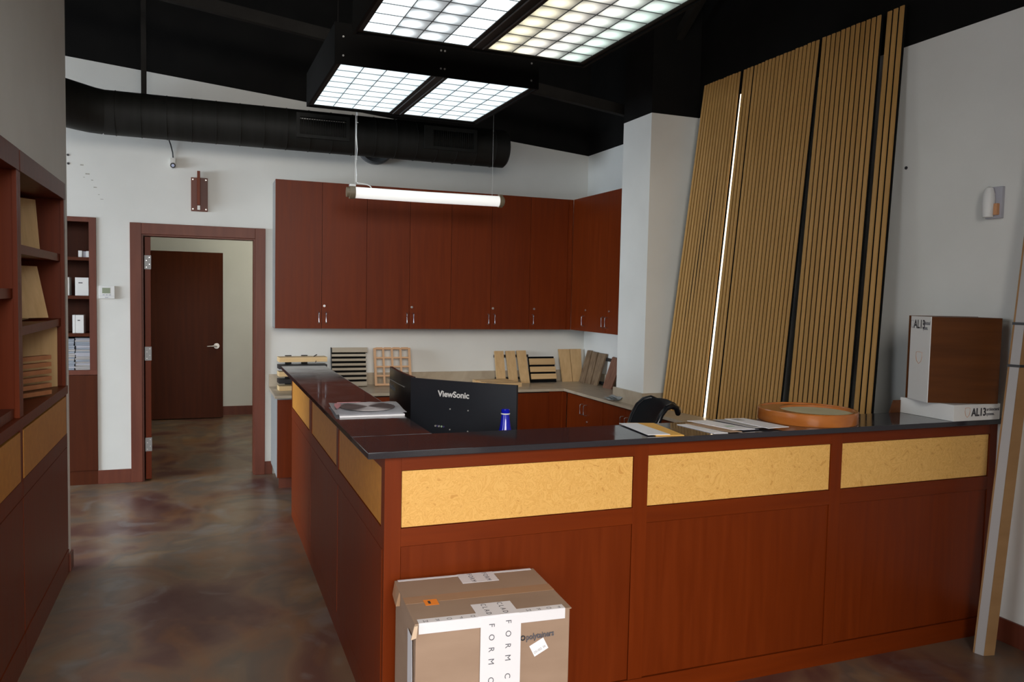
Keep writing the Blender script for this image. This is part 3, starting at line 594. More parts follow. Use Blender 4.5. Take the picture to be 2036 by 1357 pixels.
# ------------------------------------------------------------------ duct
du = root('spiral_duct', (0.8, 6.76, 2.92), 'large black round ventilation duct below the ceiling along the back wall', 'duct')
YD, ZD, RD = 6.76, 2.926, 0.165
bm = BM(); tube(bm, [(-0.70, YD, ZD), (0.5, YD, ZD), (2.49, YD, ZD)], RD, 40, caps=False); mk('pipe', bm, 'duct', du, smooth=True)
bm = BM(); lathe(bm, [(RD, 0.0), (RD, 0.035), (RD-0.02, 0.055), (RD-0.05, 0.062), (0.001, 0.062)], 40)
for v in bm.verts: v.co = Vector((2.49+v.co.z, YD+v.co.x, ZD+v.co.y))
mk('end_cap', bm, 'duct', du, smooth=True)
bm = BM(); tube(bm, [(-0.70, YD, ZD), (-0.78, YD-0.02, ZD+0.004), (-0.86, YD-0.06, ZD+0.012), (-0.98, YD-0.16, ZD+0.02), (-1.10, YD-0.30, ZD+0.03), (-1.9, YD-1.2, ZD+0.05)], [RD, RD+0.003, RD+0.006, RD+0.008, RD+0.008, RD+0.008], 40, caps=False); mk('elbow', bm, 'duct', du, smooth=True)
for k in range(18):
    x = -0.62+k*0.178
    bm = BM(); lathe(bm, [(RD-0.002, 0), (RD+0.0035, 0.001), (RD+0.0035, 0.006), (RD-0.002, 0.007)], 40)
    for v in bm.verts: v.co = Vector((x+v.co.z, YD+v.co.x, ZD+v.co.y))
    mk('seam', bm, 'duct', du, smooth=True)
bx('hanger_strap', (-0.442, -0.405, YD-0.012, YD+0.012, ZD+RD, ZCEIL), 'beam', du)
def register(x0, x1, gx0, gx1, lb, vert):
    ya = 6.585; z0, z1 = (2.842, 3.036); gz0, gz1 = 2.868, 3.005
    bm = BM()
    for b_ in ((x0, gx0, ya, ya+0.016, z0, z1), (gx1, x1, ya, ya+0.016, z0, z1), (gx0, gx1, ya, ya+0.016, z0, gz0), (gx0, gx1, ya, ya+0.016, gz1, z1)): box(bm, *b_)
    box(bm, x0+0.01, gx0-0.004, ya+0.016, ya+0.10, z0+0.006, z1-0.006); box(bm, gx1+0.004, x1-0.01, ya+0.016, ya+0.10, z0+0.006, z1-0.006)
    t = mk('supply_register', bm, 'duct', du, label=lb)
    bx('cavity', (gx0, gx1, ya+0.03, ya+0.04, gz0, gz1), 'black_paint', t)
    n = 19
    for k in range(n):
        x = gx0+(k+0.5)*(gx1-gx0)/n; bx('vane', (x-0.0018, x+0.0018, ya+0.004, ya+0.022, gz0, gz1), 'duct', t)
    if vert:
        for k in range(7):
            z = gz0+(k+0.5)*(gz1-gz0)/7; bx('light_row', (gx0, gx1, ya+0.022, ya+0.028, z-0.004, z+0.003), 'white' if k == 6 else ('ring_metal' if k > 3 else 'beam'), t)  # light passing between the bars, painted as rows paler toward the top
register(0.695, 1.117, 0.722, 1.089, 'left black supply register on the duct, with pale rows painted for light between its bars', True)
register(1.750, 2.220, 1.828, 2.190, 'right black supply register on the duct, near the duct end', False)
rg = BM(); lathe(rg, [(0.118, 0.0), (0.118, 0.045), (0.150, 0.062), (0.166, 0.050), (0.166, 0.0)], 36)
for v in rg.verts: v.co = Vector((1.435+v.co.x, YB-0.0005-v.co.z, 2.921+v.co.y))
mk('vent_collar', rg, 'ring_metal', smooth=True, label='grey round vent collar on the back wall behind the duct', cat='vent', origin=(1.435, YB, 2.76))
# ------------------------------------------------------------------ roof steel
def beam(pts, w, h, lb, nm='roof_beam'):
    bm = BM(); a, b = map(Vector, pts); d = (b-a).normalized(); s = d.cross(Vector((0, 0, 1))).normalized()*w/2; u = s.cross(d).normalized()*h/2
    if abs(d.z) > 0.9: s = Vector((w/2, 0, 0)); u = Vector((0, h/2, 0))
    hexa(bm, [a-s-u, a+s-u, a+s+u, a-s+u, b-s-u, b+s-u, b+s+u, b-s+u]); mk(nm, bm, 'beam', label=lb, cat='beam', origin=tuple(a))
beam([(-1.6, 6.1, 3.80), (3.50, 6.1, 3.21)], 0.06, 0.085, 'long dark sloping roof beam crossing above the duct')
beam([(3.38, 4.75, 3.98), (3.38, 5.95, 3.12)], 0.06, 0.07, 'dark diagonal brace above the white column')
beam([(3.46, 6.02, 3.05), (3.46, 6.02, 4.24)], 0.07, 0.07, 'dark vertical post above the column')
# ------------------------------------------------------------------ ceiling troffers
LX = [0.7666, 1.3266, 1.4361, 1.9961]
def troffer(y0, y1, z, ykeep, mats, lb):
    yaw = 0.0146; t = root('light_box', (LX[0], y0, z), lb, 'ceiling light', rz=yaw)
    W2 = LX[3]-LX[0]; L = y1-y0; H = 0.225
    m = 0.045
    for b_ in ((-m, -0.030, -m, L+m, -0.004, H), (W2+0.030, W2+m, -m, L+m, -0.004, H), (-0.030, W2+0.030, -m, -0.030, -0.004, H), (-0.030, W2+0.030, L+0.030, L+m, -0.004, H)):
        bx('housing_side', b_, 'black_paint', t, world=False)
    bx('housing_top', (-m, W2+m, -m, L+m, H, H+0.01), 'black_paint', t, world=False)
    for b_ in ((-0.030, 0, -0.030, L+0.030), (W2, W2+0.030, -0.030, L+0.030), (0.56, 0.6695, -0.0, L), (0, W2, -0.030, 0), (0, W2, L, L+0.030)):
        bx('frame_bar', (*b_, 0.006, 0.03), 'duct', t, world=False)
    for b_ in ((0.585, 0.590, 0, L), (0.640, 0.645, 0, L)): bx('frame_lip', (*b_, 0.0, 0.006), 'ring_metal', t, world=False)
    for u0, mt in ((0, mats[0]), (0.6695, mats[1])):
        bx('lit_panel', (u0, u0+0.56, 0, L, 0.0105, 0.014), mt, t, world=False)
        for k in range(1, 4): bx('louver_blade', (u0+k*0.14-0.0018, u0+k*0.14+0.0018, 0, L, 0.006, 0.0100), 'louver', t, world=False)
        for k in range(1, 8): bx('louver_blade', (u0, u0+0.56, k*L/8-0.0020, k*L/8+0.0020, 0.007, 0.0100), 'louver', t, world=False)
    bm = BM()
    return t
t1 = troffer(4.848, 5.973, 2.9615, True, ('lit_bright', 'lit_bright'), 'black boxed twin panel ceiling light nearer the back wall')
for x in (0.0, 0.602, 0.627, 1.215):
    for z in (0.045, 0.155):
        bm = BM(); cyl(bm, (x+0.005, -0.045, z), (x+0.005, -0.049, z), 0.006, 10); mk('screw', bm, 'screw', t1, world=False)
t2 = troffer(4.06-1.125, 4.06, 2.918, False, ('lit_mid', 'lit_dim'), 'black twin panel ceiling light nearest the camera, cut off by the frame')
for tt, zz in ((t1, 2.9615), (t2, 2.918)):
    for x in (0.15, 1.08):
        for y in (0.1, 1.0):
            bm = BM(); cyl(bm, (x, y, 0.235), (x, y, ZCEIL-zz), 0.003, 6); mk('hanger_rod', bm, 'beam', tt, world=False)
# ------------------------------------------------------------------ pendant tube lamp
tl = root('tube_lamp', (1.66, 6.12, 2.33), 'white glowing tube lamp hung on two wires before the wall cabinets', 'lamp')
ZL = 2.371
bm = BM(); tube(bm, [(1.075, 6.12, ZL), (1.66, 6.12, ZL), (2.262, 6.12, ZL+0.006)], 0.043, 28); mk('tube', bm, 'tube', tl, smooth=True)
bm = BM(); cyl(bm, (1.040, 6.12, ZL), (1.082, 6.12, ZL), 0.050, 28); cyl(bm, (1.018, 6.12, ZL), (1.042, 6.12, ZL), 0.038, 24); mk('end_cap', bm, 'beige_cap', tl, smooth=True)
bm = BM(); cyl(bm, (2.256, 6.12, ZL+.006), (2.286, 6.12, ZL+.006), 0.050, 28); cyl(bm, (2.284, 6.12, ZL+.006), (2.30, 6.12, ZL+.006), 0.036, 24); mk('end_cap', bm, 'beige_cap', tl, smooth=True)
bx('clip', (1.040, 1.085, 6.095, 6.145, ZL+0.044, ZL+0.060), 'white', tl, bev=0.003); bx('clip', (2.255, 2.285, 6.10, 6.14, ZL+0.050, ZL+0.060), 'beige_cap', tl, bev=0.003)
for x, r_, mt in ((1.083, 0.0022, 'offwhite'), (2.200, 0.0012, 'galv')):
    bm = BM(); cyl(bm, (x, 6.12, ZL+0.04), (x, 6.12, ZCEIL), r_, 8); mk('suspension_wire', bm, mt, tl)
bm = BM(); tube(bm, [(1.091, 6.112, 3.6), (1.091, 6.112, 2.95), (1.087, 6.112, 2.80), (1.094, 6.11, 2.70), (1.088, 6.11, 2.58), (1.092, 6.11, 2.50), (1.088, 6.10, 2.452), (1.098, 6.10, 2.442), (1.13, 6.10, 2.440), (1.17, 6.10, 2.436), (1.195, 6.10, 2.425), (1.212, 6.11, 2.405)], 0.0042, 8); mk('power_cord', bm, 'white', tl, smooth=True)
for z in (2.90, 2.62):
    bm = BM(); tube(bm, [(1.080, 6.105, z), (1.098, 6.105, z), (1.100, 6.118, z)], 0.0025, 6); mk('cable_tie', bm, 'white', tl)

# ------------------------------------------------------------------ leaning slat panels
def slat_panel(n, yb0, yb1, yt0, yt1, xb, xt, lb, z0=0.7695, z1=3.222):
    """far edge y?0, near edge y?1; xb/xt = (far, near) plane offsets at bottom/top"""
    t = root('slatted_screen', (xb[0], yb0, z0), lb, 'slat panel', 'slat panels leaning on the right wall')
    def P(s, v, d):  # s 0..1 across, v 0..1 up, d outwards(-x)
        y = (yb0*(1-v)+yt0*v)*(1-s)+(yb1*(1-v)+yt1*v)*s; x = (xb[0]*(1-v)+xt[0]*v)*(1-s)+(xb[1]*(1-v)+xt[1]*v)*s
        return Vector((x-d, y, z0*(1-v)+z1*v+d*0.0))
    bm = BM(); hexa(bm, [P(0, 0, 0.0), P(1, 0, 0.0), P(1, 0, 0.009), P(0, 0, 0.009), P(0, 1, 0.0), P(1, 1, 0.0), P(1, 1, 0.009), P(0, 1, 0.009)]); mk('backing', bm, 'black_felt', t)
    p = 1.0/n
    for k in range(n):
        s0, s1 = (k+0.19)*p, (k+0.81)*p
        top = 1.0+random.uniform(-0.0008, 0.0008)
        bm = BM(); hexa(bm, [P(s0, 0, 0.0095), P(s1, 0, 0.0095), P(s1, 0, 0.0165), P(s0, 0, 0.0165), P(s0, top, 0.0095), P(s1, top, 0.0095), P(s1, top, 0.0165), P(s0, top, 0.0165)]); mk('slat', bm, 'slat', t)
    return t
random.seed(5)
slat_panel(13, 5.150, 4.698, 5.128, 4.690, (3.270, 3.330), (3.545, 3.545), 'oak slat panel leaning next to the white column, left of the lit gap')
slat_panel(3, 4.655, 4.555, 4.662, 4.552, (3.332, 3.340), (3.545, 3.545), 'narrow three-slat oak panel just right of the lit gap')
slat_panel(17, 4.545, 3.935, 4.545, 3.925, (3.341, 3.350), (3.545, 3.545), 'wide oak slat panel in the middle, between lit and dark gaps')
slat_panel(12, 3.868, 3.385, 3.908, 3.448, (3.352, 3.360), (3.545, 3.545), 'oak slat panel to the right of the dark wedge gap')
slat_panel(3, 3.356, 3.225, 3.415, 3.290, (3.362, 3.366), (3.545, 3.545), 'narrow three-slat oak panel at the far right, nearest the boxes')
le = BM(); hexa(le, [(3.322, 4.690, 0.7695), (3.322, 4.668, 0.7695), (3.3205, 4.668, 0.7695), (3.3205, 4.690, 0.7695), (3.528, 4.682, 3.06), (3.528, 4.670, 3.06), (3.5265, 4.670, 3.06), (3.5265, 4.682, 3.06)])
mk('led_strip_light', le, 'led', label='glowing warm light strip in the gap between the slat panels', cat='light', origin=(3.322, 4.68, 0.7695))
bm = BM(); tube(bm, [(3.50, 3.93, 1.66), (3.53, 3.88, 1.58), (3.545, 3.83, 1.46), (3.56, 3.80, 1.3)], 0.004, 6); mk('thin_cable', bm, 'black', smooth=True, label='thin black cable hanging in the dark gap between slat panels', cat='cable', origin=(3.55, 3.83, 1.3))

# ------------------------------------------------------------------ samples on the back worktop
ZW = 0.7695
t = root('fence_sample', (0.60, 6.80, ZW), 'stacked pine and black rail fence sample at the left worktop end', 'sample', rz=math.radians(3))
for k, (z, mt, h) in enumerate(((0.0, 'pine_h', 0.038), (0.060, 'black', 0.036), (0.119, 'pine_h', 0.039), (0.181, 'black', 0.035), (0.240, 'pine_h', 0.040))):
    bx('rail', (-0.012, 0.385, 0.0, 0.13, z, z+h), mt, t, world=False, bev=0.001, label='pine rail' if mt == 'pine_h' else 'black rail')
for x in (0.055, 0.190): bx('upright', (x, x+0.052, 0.131, 0.150, 0, 0.288), 'black', t, world=False)
bm = BM(); tube(bm, [(0.285, -0.004, 0.234), (0.29, -0.006, 0.25)], 0.003, 6); tube(bm, [(0.28, 0.06, 0.28), (0.31, 0.07, 0.296)], 0.004, 6); mk('cable_tie', bm, 'beam', t, world=False)
def leaning(name, p, w, h, lean, rz, lb, group=None):
    """root at bottom-left front; local x along width, z up the leaning face"""
    t = root(name, p, lb, 'sample', group, rz=rz); t.rotation_euler = (-lean, 0, rz); return t
t = leaning('louvre_sample', (1.052, 6.985, ZW+0.002), 0.31, 0.35, math.radians(14), 0, 'grey ash louvre sample with black gaps on the back worktop')
bx('backing', (0, 0.305, 0.004, 0.012, 0, 0.350), 'black_felt', t, world=False); bx('edge_strip', (-0.004, 0.0, -0.022, 0.012, 0, 0.352), 'black', t, world=False)
bx('bottom_slat', (0.0, 0.305, -0.022, 0.004, 0.0, 0.040), 'ash', t, world=False)
for k in range(6): bx('slat', (0.0005, 0.305, -0.020, 0.004, 0.060+k*0.0415, 0.081+k*0.0415), 'ash', t, world=False)
bx('top_slat', (0.006, 0.318, -0.026, 0.004, 0.304, 0.347), 'ash', t, world=False, bev=0.002)
t = leaning('lattice_sample', (1.425, 6.965, ZW+0.004), 0.33, 0.33, math.radians(15), math.radians(-1), 'light birch lattice grid sample leaning on the back wall')
for x in (0.0, 0.079, 0.158, 0.237, 0.316):
    w_ = 0.020 if x in (0.0, 0.316) else 0.016; bx('upright_bar', (x-(0 if x == 0 else 0.0), x+w_, -0.013, 0.012, 0, 0.345), 'lattice', t, world=False)
for z in (0.0, 0.082, 0.165, 0.247, 0.331):
    for k in range(4): bx('cross_bar', (k*0.079+(0.020 if k == 0 else 0.016), (k+1)*0.079, -0.012, 0.011, z, z+(0.019 if z in (0.0, 0.331) else 0.015)), 'lattice', t, world=False)
def plank(p, u, v, h, mat, lb, group):
    bm = BM(); p, u, v = map(Vector, (p, u, v)); z = Vector((0, 0, h)); hexa(bm, [p, p+u, p+u+v, p+v, p+z, p+u+z, p+u+v+z, p+v+z]); return mk('plank_sample', bm, mat, label=lb, cat='plank', group=group, origin=tuple(p))
G = 'flat planks on the back worktop'
plank((1.93, 6.90, ZW), (0.19, -0.02, 0), (0.0, 0.16, 0), 0.012, 'oak_h', 'thin flat board on the worktop behind the monitors, left one', G)
plank((2.13, 6.86, ZW), (0.19, -0.02, 0), (0.0, 0.16, 0), 0.012, 'oak_h', 'thin flat board beside the stepped planks, behind the monitor', G)
plank((2.345, 6.875, ZW), (0.34, 0.0, 0), (0.0, 0.095, 0), 0.046, 'oak_h', 'back plank of the three stepped oak planks', G)
plank((2.37, 6.785, ZW), (0.33, -0.005, 0), (0.0, 0.085, 0), 0.042, 'oak_h', 'middle plank of the three stepped oak planks', G)
plank((2.40, 6.695, ZW), (0.33, -0.008, 0), (0.0, 0.080, 0), 0.038, 'oak_h', 'front plank of the three stepped oak planks', G)
def slanted_sample(nm, lb, quads, mat, rails, thick=0.018):
    """quads: list of (bottom-left, bottom-right, top-right, top-left) world points; extruded toward the wall (+y)"""
    b0 = quads[0][0]; t = root(nm, b0, lb, 'sample')
    for q in quads:
        bm = BM(); q = [Vector(p) for p in q]; n = (q[1]-q[0]).cross(q[3]-q[0]).normalized()*(-thick)
        hexa(bm, [q[0], q[1], q[1]+n, q[0]+n, q[3], q[2], q[2]+n, q[3]+n]); mk('slat', bm, mat, t)
    for a, b_, h in rails:
        bm = BM(); a, b_ = Vector(a), Vector(b_); hexa(bm, [a, b_, b_+Vector((0, 0.016, 0)), a+Vector((0, 0.016, 0)), a+Vector((0, 0, h)), b_+Vector((0, 0, h)), b_+Vector((0, 0.016, h)), a+Vector((0, 0.016, h))]); mk('rail', bm, 'black', t)
    return t
zt_ = 1.072
slanted_sample('slat_sample', 'sample of three separate upright oak slats on black rails',
    [((2.600, 6.985, ZW), (2.690, 6.985, ZW), (2.693, 7.085, zt_), (2.602, 7.085, zt_)),
     ((2.722, 6.975, ZW), (2.812, 6.975, ZW), (2.812, 7.085, zt_), (2.717, 7.085, zt_)),
     ((2.838, 6.965, ZW), (2.928, 6.965, ZW), (2.926, 7.085, zt_+.003), (2.830, 7.085, zt_+.003))], 'oak', [((2.60, 7.088, 1.008), (2.955, 7.088, 1.008), 0.026), ((2.60, 7.040, 0.80), (2.945, 7.040, 0.80), 0.022)])
t = leaning('slat_sample', (2.946, 6.985, ZW+0.001), 0.28, 0.26, math.radians(19), 0, 'black backed sample with three horizontal oak slats')
bx('backing', (0, 0.272, 0.0, 0.014, 0, 0.258), 'black_felt', t, world=False)
for z in (0.030, 0.102, 0.174): bx('slat', (0.005, 0.272, -0.016, 0.0, z, z+0.052+(0.01 if z > .17 else 0)), 'oak_h', t, world=False, bev=0.001)
slanted_sample('board_pair_sample', 'pair of wide oak boards side by side near the worktop corner',
    [((3.290, 7.00, ZW), (3.398, 7.00, ZW), (3.400, 7.095, 1.085), (3.280, 7.095, 1.085)), ((3.404, 7.00, ZW), (3.505, 7.00, ZW), (3.530, 7.095, 1.086), (3.405, 7.095, 1.086))], 'oak', [], 0.012)
def sideq(ya, yb_, ya2, yb2, xb=3.470, xt=3.552, zt=1.075): return ((xb, ya, ZW), (xb, yb_, ZW), (xt, yb2, zt), (xt, ya2, zt))
t = root('walnut_sample', (3.47, 6.8, ZW), 'striped walnut slat sample leaning on the right wall in the corner', 'sample')
for k, q in enumerate((((3.455, 6.975, ZW), (3.455, 6.865, ZW), (3.548, 6.90, 1.078), (3.548, 6.990, 1.078)), ((3.462, 6.850, ZW), (3.462, 6.745, ZW), (3.548, 6.775, 1.070), (3.548, 6.880, 1.072)), ((3.468, 6.735, ZW), (3.468, 6.625, ZW), (3.548, 6.600, 1.068), (3.548, 6.750, 1.068)))):
    bm = BM(); q = [Vector(p) for p in q]; n = Vector((0.018, 0, 0.004)); hexa(bm, [q[0], q[1], q[1]+n, q[0]+n, q[3], q[2], q[2]+n, q[3]+n]); mk('slat', bm, 'walnut', t)
bx('rail', (3.553, 3.573, 6.50, 6.97, 1.005, 1.035), 'black', t); bx('rail', (3.520, 3.540, 6.56, 6.97, 0.785, 0.806), 'black', t)
t = root('walnut_sample', (3.47, 6.42, ZW), 'reddish walnut board leaning beside the white column', 'sample')
for q in (((3.462, 6.490, ZW), (3.462, 6.330, ZW), (3.553, 6.300, 1.040), (3.553, 6.485, 1.052)),):
    bm = BM(); q = [Vector(p) for p in q]; n = Vector((0.016, 0, 0.004)); hexa(bm, [q[0], q[1], q[1]+n, q[0]+n, q[3], q[2], q[2]+n, q[3]+n]); mk('board', bm, 'walnut_red', t)
bx('rail', (3.525, 3.545, 6.26, 6.33, ZW, 0.90), 'black', t)
# folded cloth
bm = BM()
for i in range(3):
    N_ = 9; v = [[None]*N_ for _ in range(N_)]
    for a in range(N_):
        for b_ in range(N_):
            x = 3.065+a/8*0.10+i*0.006-b_/8*0.01; y = 5.56+b_/8*0.16-a/8*0.03-i*0.01
            z = ZW+0.008+i*0.010+0.006*math.sin(a*1.3+i)+0.004*math.cos(b_*1.1+i*2)+0.006
            v[a][b_] = bm.verts.new((x, y, z))
    for a in range(N_-1):
        for b_ in range(N_-1): bm.faces.new((v[a][b_], v[a+1][b_], v[a+1][b_+1], v[a][b_+1]))
ge = bmesh.ops.solidify(bm, geom=list(bm.faces), thickness=0.004)
mk('folded_cloth', bm, 'cloth', smooth=True, label='folded white cloth on the worktop before the column', cat='cloth', origin=(3.1, 5.6, ZW))

# ------------------------------------------------------------------ monitors, bottle, chair
def monitor(p_left, p_right, ztop, h, lb, bulge, mat, txt, tmat, tsize):
    pl, pr_ = Vector((*p_left, 0)), Vector((*p_right, 0)); d = (pr_-pl); w = d.length; ang = math.atan2(d.y, d.x)
    t = root('monitor', (pl.x, pl.y, 0.75), lb, 'monitor', rz=ang)
    z1 = ztop-0.75; z0 = z1-h
    bm = BM(); n = 16; lo = []; hi = []; lo2 = []; hi2 = []
    for i in range(n+1):
        s = i/n; x = s*w; c = 4*s*(1-s)*bulge     # curved panel, bulging to the back (towards local -y)
        lo.append(bm.verts.new((x, -c, z0))); hi.append(bm.verts.new((x, -c, z1))); lo2.append(bm.verts.new((x, -c+0.016, z0))); hi2.append(bm.verts.new((x, -c+0.016, z1)))
    for i in range(n):
        bm.faces.new((lo[i], lo[i+1], hi[i+1], hi[i])); bm.faces.new((lo2[i+1], lo2[i], hi2[i], hi2[i+1])); bm.faces.new((hi[i], hi[i+1], hi2[i+1], hi2[i])); bm.faces.new((lo[i+1], lo[i], lo2[i], lo2[i+1]))
    bm.faces.new((lo[0], hi[0], hi2[0], lo2[0])); bm.faces.new((lo[n], lo2[n], hi2[n], hi[n]))
    mk('rear_shell', bm, mat, t, world=False, smooth=True)
    bm = BM()
    for i in range(n):
        s0, s1 = (0.01+0.98*i/n), (0.01+0.98*(i+1)/n); c0, c1 = 4*s0*(1-s0)*bulge, 4*s1*(1-s1)*bulge
        bm.faces.new([bm.verts.new(p) for p in ((s0*w, -c0+0.0175, z0+0.012), (s1*w, -c1+0.0175, z0+0.012), (s1*w, -c1+0.0175, z1-0.008), (s0*w, -c0+0.0175, z1-0.008))])
    mk('display_screen', bm, 'black_gloss', t, world=False)
    bm = BM(); box(bm, w/2-0.03, w/2+0.03, -bulge-0.05, -bulge-0.02, 0.01, z0+0.07); mk('stand_neck', bm, 'black', t, world=False)
    bm = BM(); poly_slab(bm, [(w/2-0.12, -0.13-bulge), (w/2+0.12, -0.13-bulge), (w/2+0.09, 0.07), (w/2-0.09, 0.07)], 'z', 0.0, 0.012); mk('stand_base', bm, 'black', t, world=False)
    if txt: text('lettering', txt, tsize, (w*0.5+0.01, -bulge-0.0012, z1-0.062), (1, 0, 0), (0, 0, 1), tmat, t, world=False, bold=0.0006)
    return t, w, z0, z1
mo, w, z0, z1 = monitor((0.957, 3.800), (1.357, 3.385), 1.191, 0.335, 'curved monitor seen from behind with silver lettering, right of the pair', 0.016, 'monitor', None, None, 0)
text('lettering', 'ViewSonic', 0.0405, (w*0.435, -0.0166, z1-0.066), (1, 0.01, 0), (0, 0, 1), 'lettering', mo, world=False, bold=0.0011)
for x, z in ((0.405, -0.136), (0.575, -0.136), (0.405, -0.236), (0.575, -0.236)):
    bm = BM(); cyl(bm, (x*w, -0.0145, z1+z), (x*w, -0.0175, z1+z), 0.0035, 10); mk('screw', bm, 'screw', mo, world=False)
for k, (x, mt) in enumerate(((0.265, 'screw'), (0.285, 'navy'), (0.30, 'screw'), (0.325, 'green_ink'), (0.345, 'navy'))):
    bm = BM(); cyl(bm, (x*w, -0.011, z1-0.225), (x*w, -0.0175, z1-0.225), 0.0045, 10); mk('port', bm, mt, mo, world=False)
mo2, w2, z02, z12 = monitor((0.985, 4.400), (0.972, 3.828), 1.191, 0.335, 'dark monitor seen nearly edge-on, left of the pair', 0.010, 'black_gloss', None, None, 0)
text('lettering', 'ViewSonic', 0.042, (w2*0.22, -0.0085, z12-0.105), (1, 0, 0), (0, 0, 1), 'dull_lettering', mo2, world=False, bold=0.0008)
bx('groove_line', (0.01*w2, 0.75*w2, -0.0120, -0.0085, z12-0.068, z12-0.065), 'galv', mo2, world=False)
# bottle behind the counter
bt = root('glass_bottle', (1.232, 3.20, 0.75), 'cobalt blue glass bottle standing behind the counter beside the monitor', 'bottle')
bm = BM(); lathe(bm, [(0.0005, 0.0), (0.040, 0.0), (0.043, 0.01), (0.043, 0.17), (0.040, 0.21), (0.0325, 0.248), (0.0245, 0.285), (0.0195, 0.320), (0.0175, 0.338)], 28); bmesh.ops.translate(bm, vec=(1.232, 3.20, 0.75), verts=bm.verts); mk('glass', bm, 'glassblue', bt, smooth=True)
bm = BM(); lathe(bm, [(0.0175, 0.338), (0.0205, 0.339), (0.0205, 0.343), (0.0175, 0.344)], 24); bmesh.ops.translate(bm, vec=(1.232, 3.20, 0.75), verts=bm.verts); mk('neck_ring', bm, 'white', bt, smooth=True)
bm = BM(); lathe(bm, [(0.0185, 0.344), (0.0190, 0.358), (0.015, 0.362), (0.0005, 0.363)], 24); bmesh.ops.translate(bm, vec=(1.232, 3.20, 0.75), verts=bm.verts); mk('stopper', bm, 'glassblue', bt, smooth=True)
# office chair (only the top of its back shows)
ch = root('office_chair', (2.285, 4.24, 0), 'black office chair whose curved backrest shows above the counter', 'chair', rz=math.radians(-102))
PRF = [(0.20, 0.50), (0.212, 0.60), (0.228, 0.70), (0.25, 0.79), (0.275, 0.87), (0.305, 0.935), (0.340, 0.972), (0.38, 0.985), (0.415, 0.970), (0.435, 0.935)]
HW = [0.20, 0.215, 0.225, 0.228, 0.225, 0.215, 0.20, 0.185, 0.17, 0.15]
bm = BM(); NU = 10; g = []
for a in range(NU+1):
    u = -1+2*a/NU; g.append([bm.verts.new((u*HW[j], y-0.05*u*u+0.02, z-0.012*u*u)) for j, (y, z) in enumerate(PRF)])
for a in range(NU):
    for j in range(len(PRF)-1): bm.faces.new((g[a][j], g[a+1][j], g[a+1][j+1], g[a][j+1]))
bmesh.ops.solidify(bm, geom=list(bm.faces), thickness=0.018)
mk('backrest', bm, 'mesh', ch, world=False, smooth=True)
eR = [(HW[j], y-0.03+0.004, z-0.012) for j, (y, z) in enumerate(PRF)]; eT = [(u*HW[-1], PRF[-1][0]-0.05*u*u+0.02, PRF[-1][1]-0.012*u*u) for u in (0.7, 0.35, 0, -0.35, -0.7)]
bm = BM(); tube(bm, eR+eT+[(-x, y, z) for x, y, z in eR[::-1]], 0.017, 10); mk('back_rim', bm, 'black_gloss', ch, world=False, smooth=True)
bm = BM(); box(bm, -0.24, 0.24, -0.25, 0.20, 0.44, 0.51, bev=0.03); mk('seat', bm, 'mesh', ch, world=False, smooth=True)
bm = BM(); cyl(bm, (0, 0, 0.08), (0, 0, 0.44), 0.028, 16); mk('gas_lift', bm, 'chrome', ch, world=False, smooth=True)
bm = BM(); tube(bm, [(0, 0.10, 0.43), (0, 0.24, 0.43), (0, 0.29, 0.50), (0, 0.295, 0.62)], 0.02, 8); mk('back_bracket', bm, 'black', ch, world=False, smooth=True)
for k in range(5):
    a = 2*math.pi*k/5; bm = BM(); tube(bm, [(0.03*math.cos(a), 0.03*math.sin(a), 0.11), (0.29*math.cos(a), 0.29*math.sin(a), 0.075)], [0.024, 0.014], 8); l = mk('leg', bm, 'black', ch, world=False, smooth=True)
    bm = BM(); c_, s_ = math.cos(a), math.sin(a); cyl(bm, (0.29*c_+0.012*s_, 0.29*s_-0.012*c_, 0.0285), (0.29*c_-0.012*s_, 0.29*s_+0.012*c_, 0.0285), 0.028, 14); mk('caster', bm, 'black_gloss', l, world=False, smooth=True)
for s in (-1, 1):
    bm = BM(); tube(bm, [(s*0.24, 0.06, 0.47), (s*0.29, 0.05, 0.52), (s*0.29, 0.02, 0.66)], 0.015, 8); box(bm, s*0.29-0.03, s*0.29+0.03, -0.15, 0.11, 0.66, 0.685, bev=0.008); mk('armrest', bm, 'black', ch, world=False, smooth=True)

# ------------------------------------------------------------------ papers and things on the granite counter
def sheet(name, pts, z, th, mat, lb, cat='paper', group=None, parent=None):
    bm = BM(); v0 = [bm.verts.new((x, y, z)) for x, y in pts]; v1 = [bm.verts.new((x, y, z+th)) for x, y in pts]; n = len(pts)
    bm.faces.new(v0[::-1]); bm.faces.new(v1)
    for i in range(n): bm.faces.new((v0[i], v0[(i+1) % n], v1[(i+1) % n], v1[i]))
    if parent is not None: return mk(name, bm, mat, parent)
    return mk(name, bm, mat, label=lb, cat=cat, group=group, origin=(*pts[0], z))
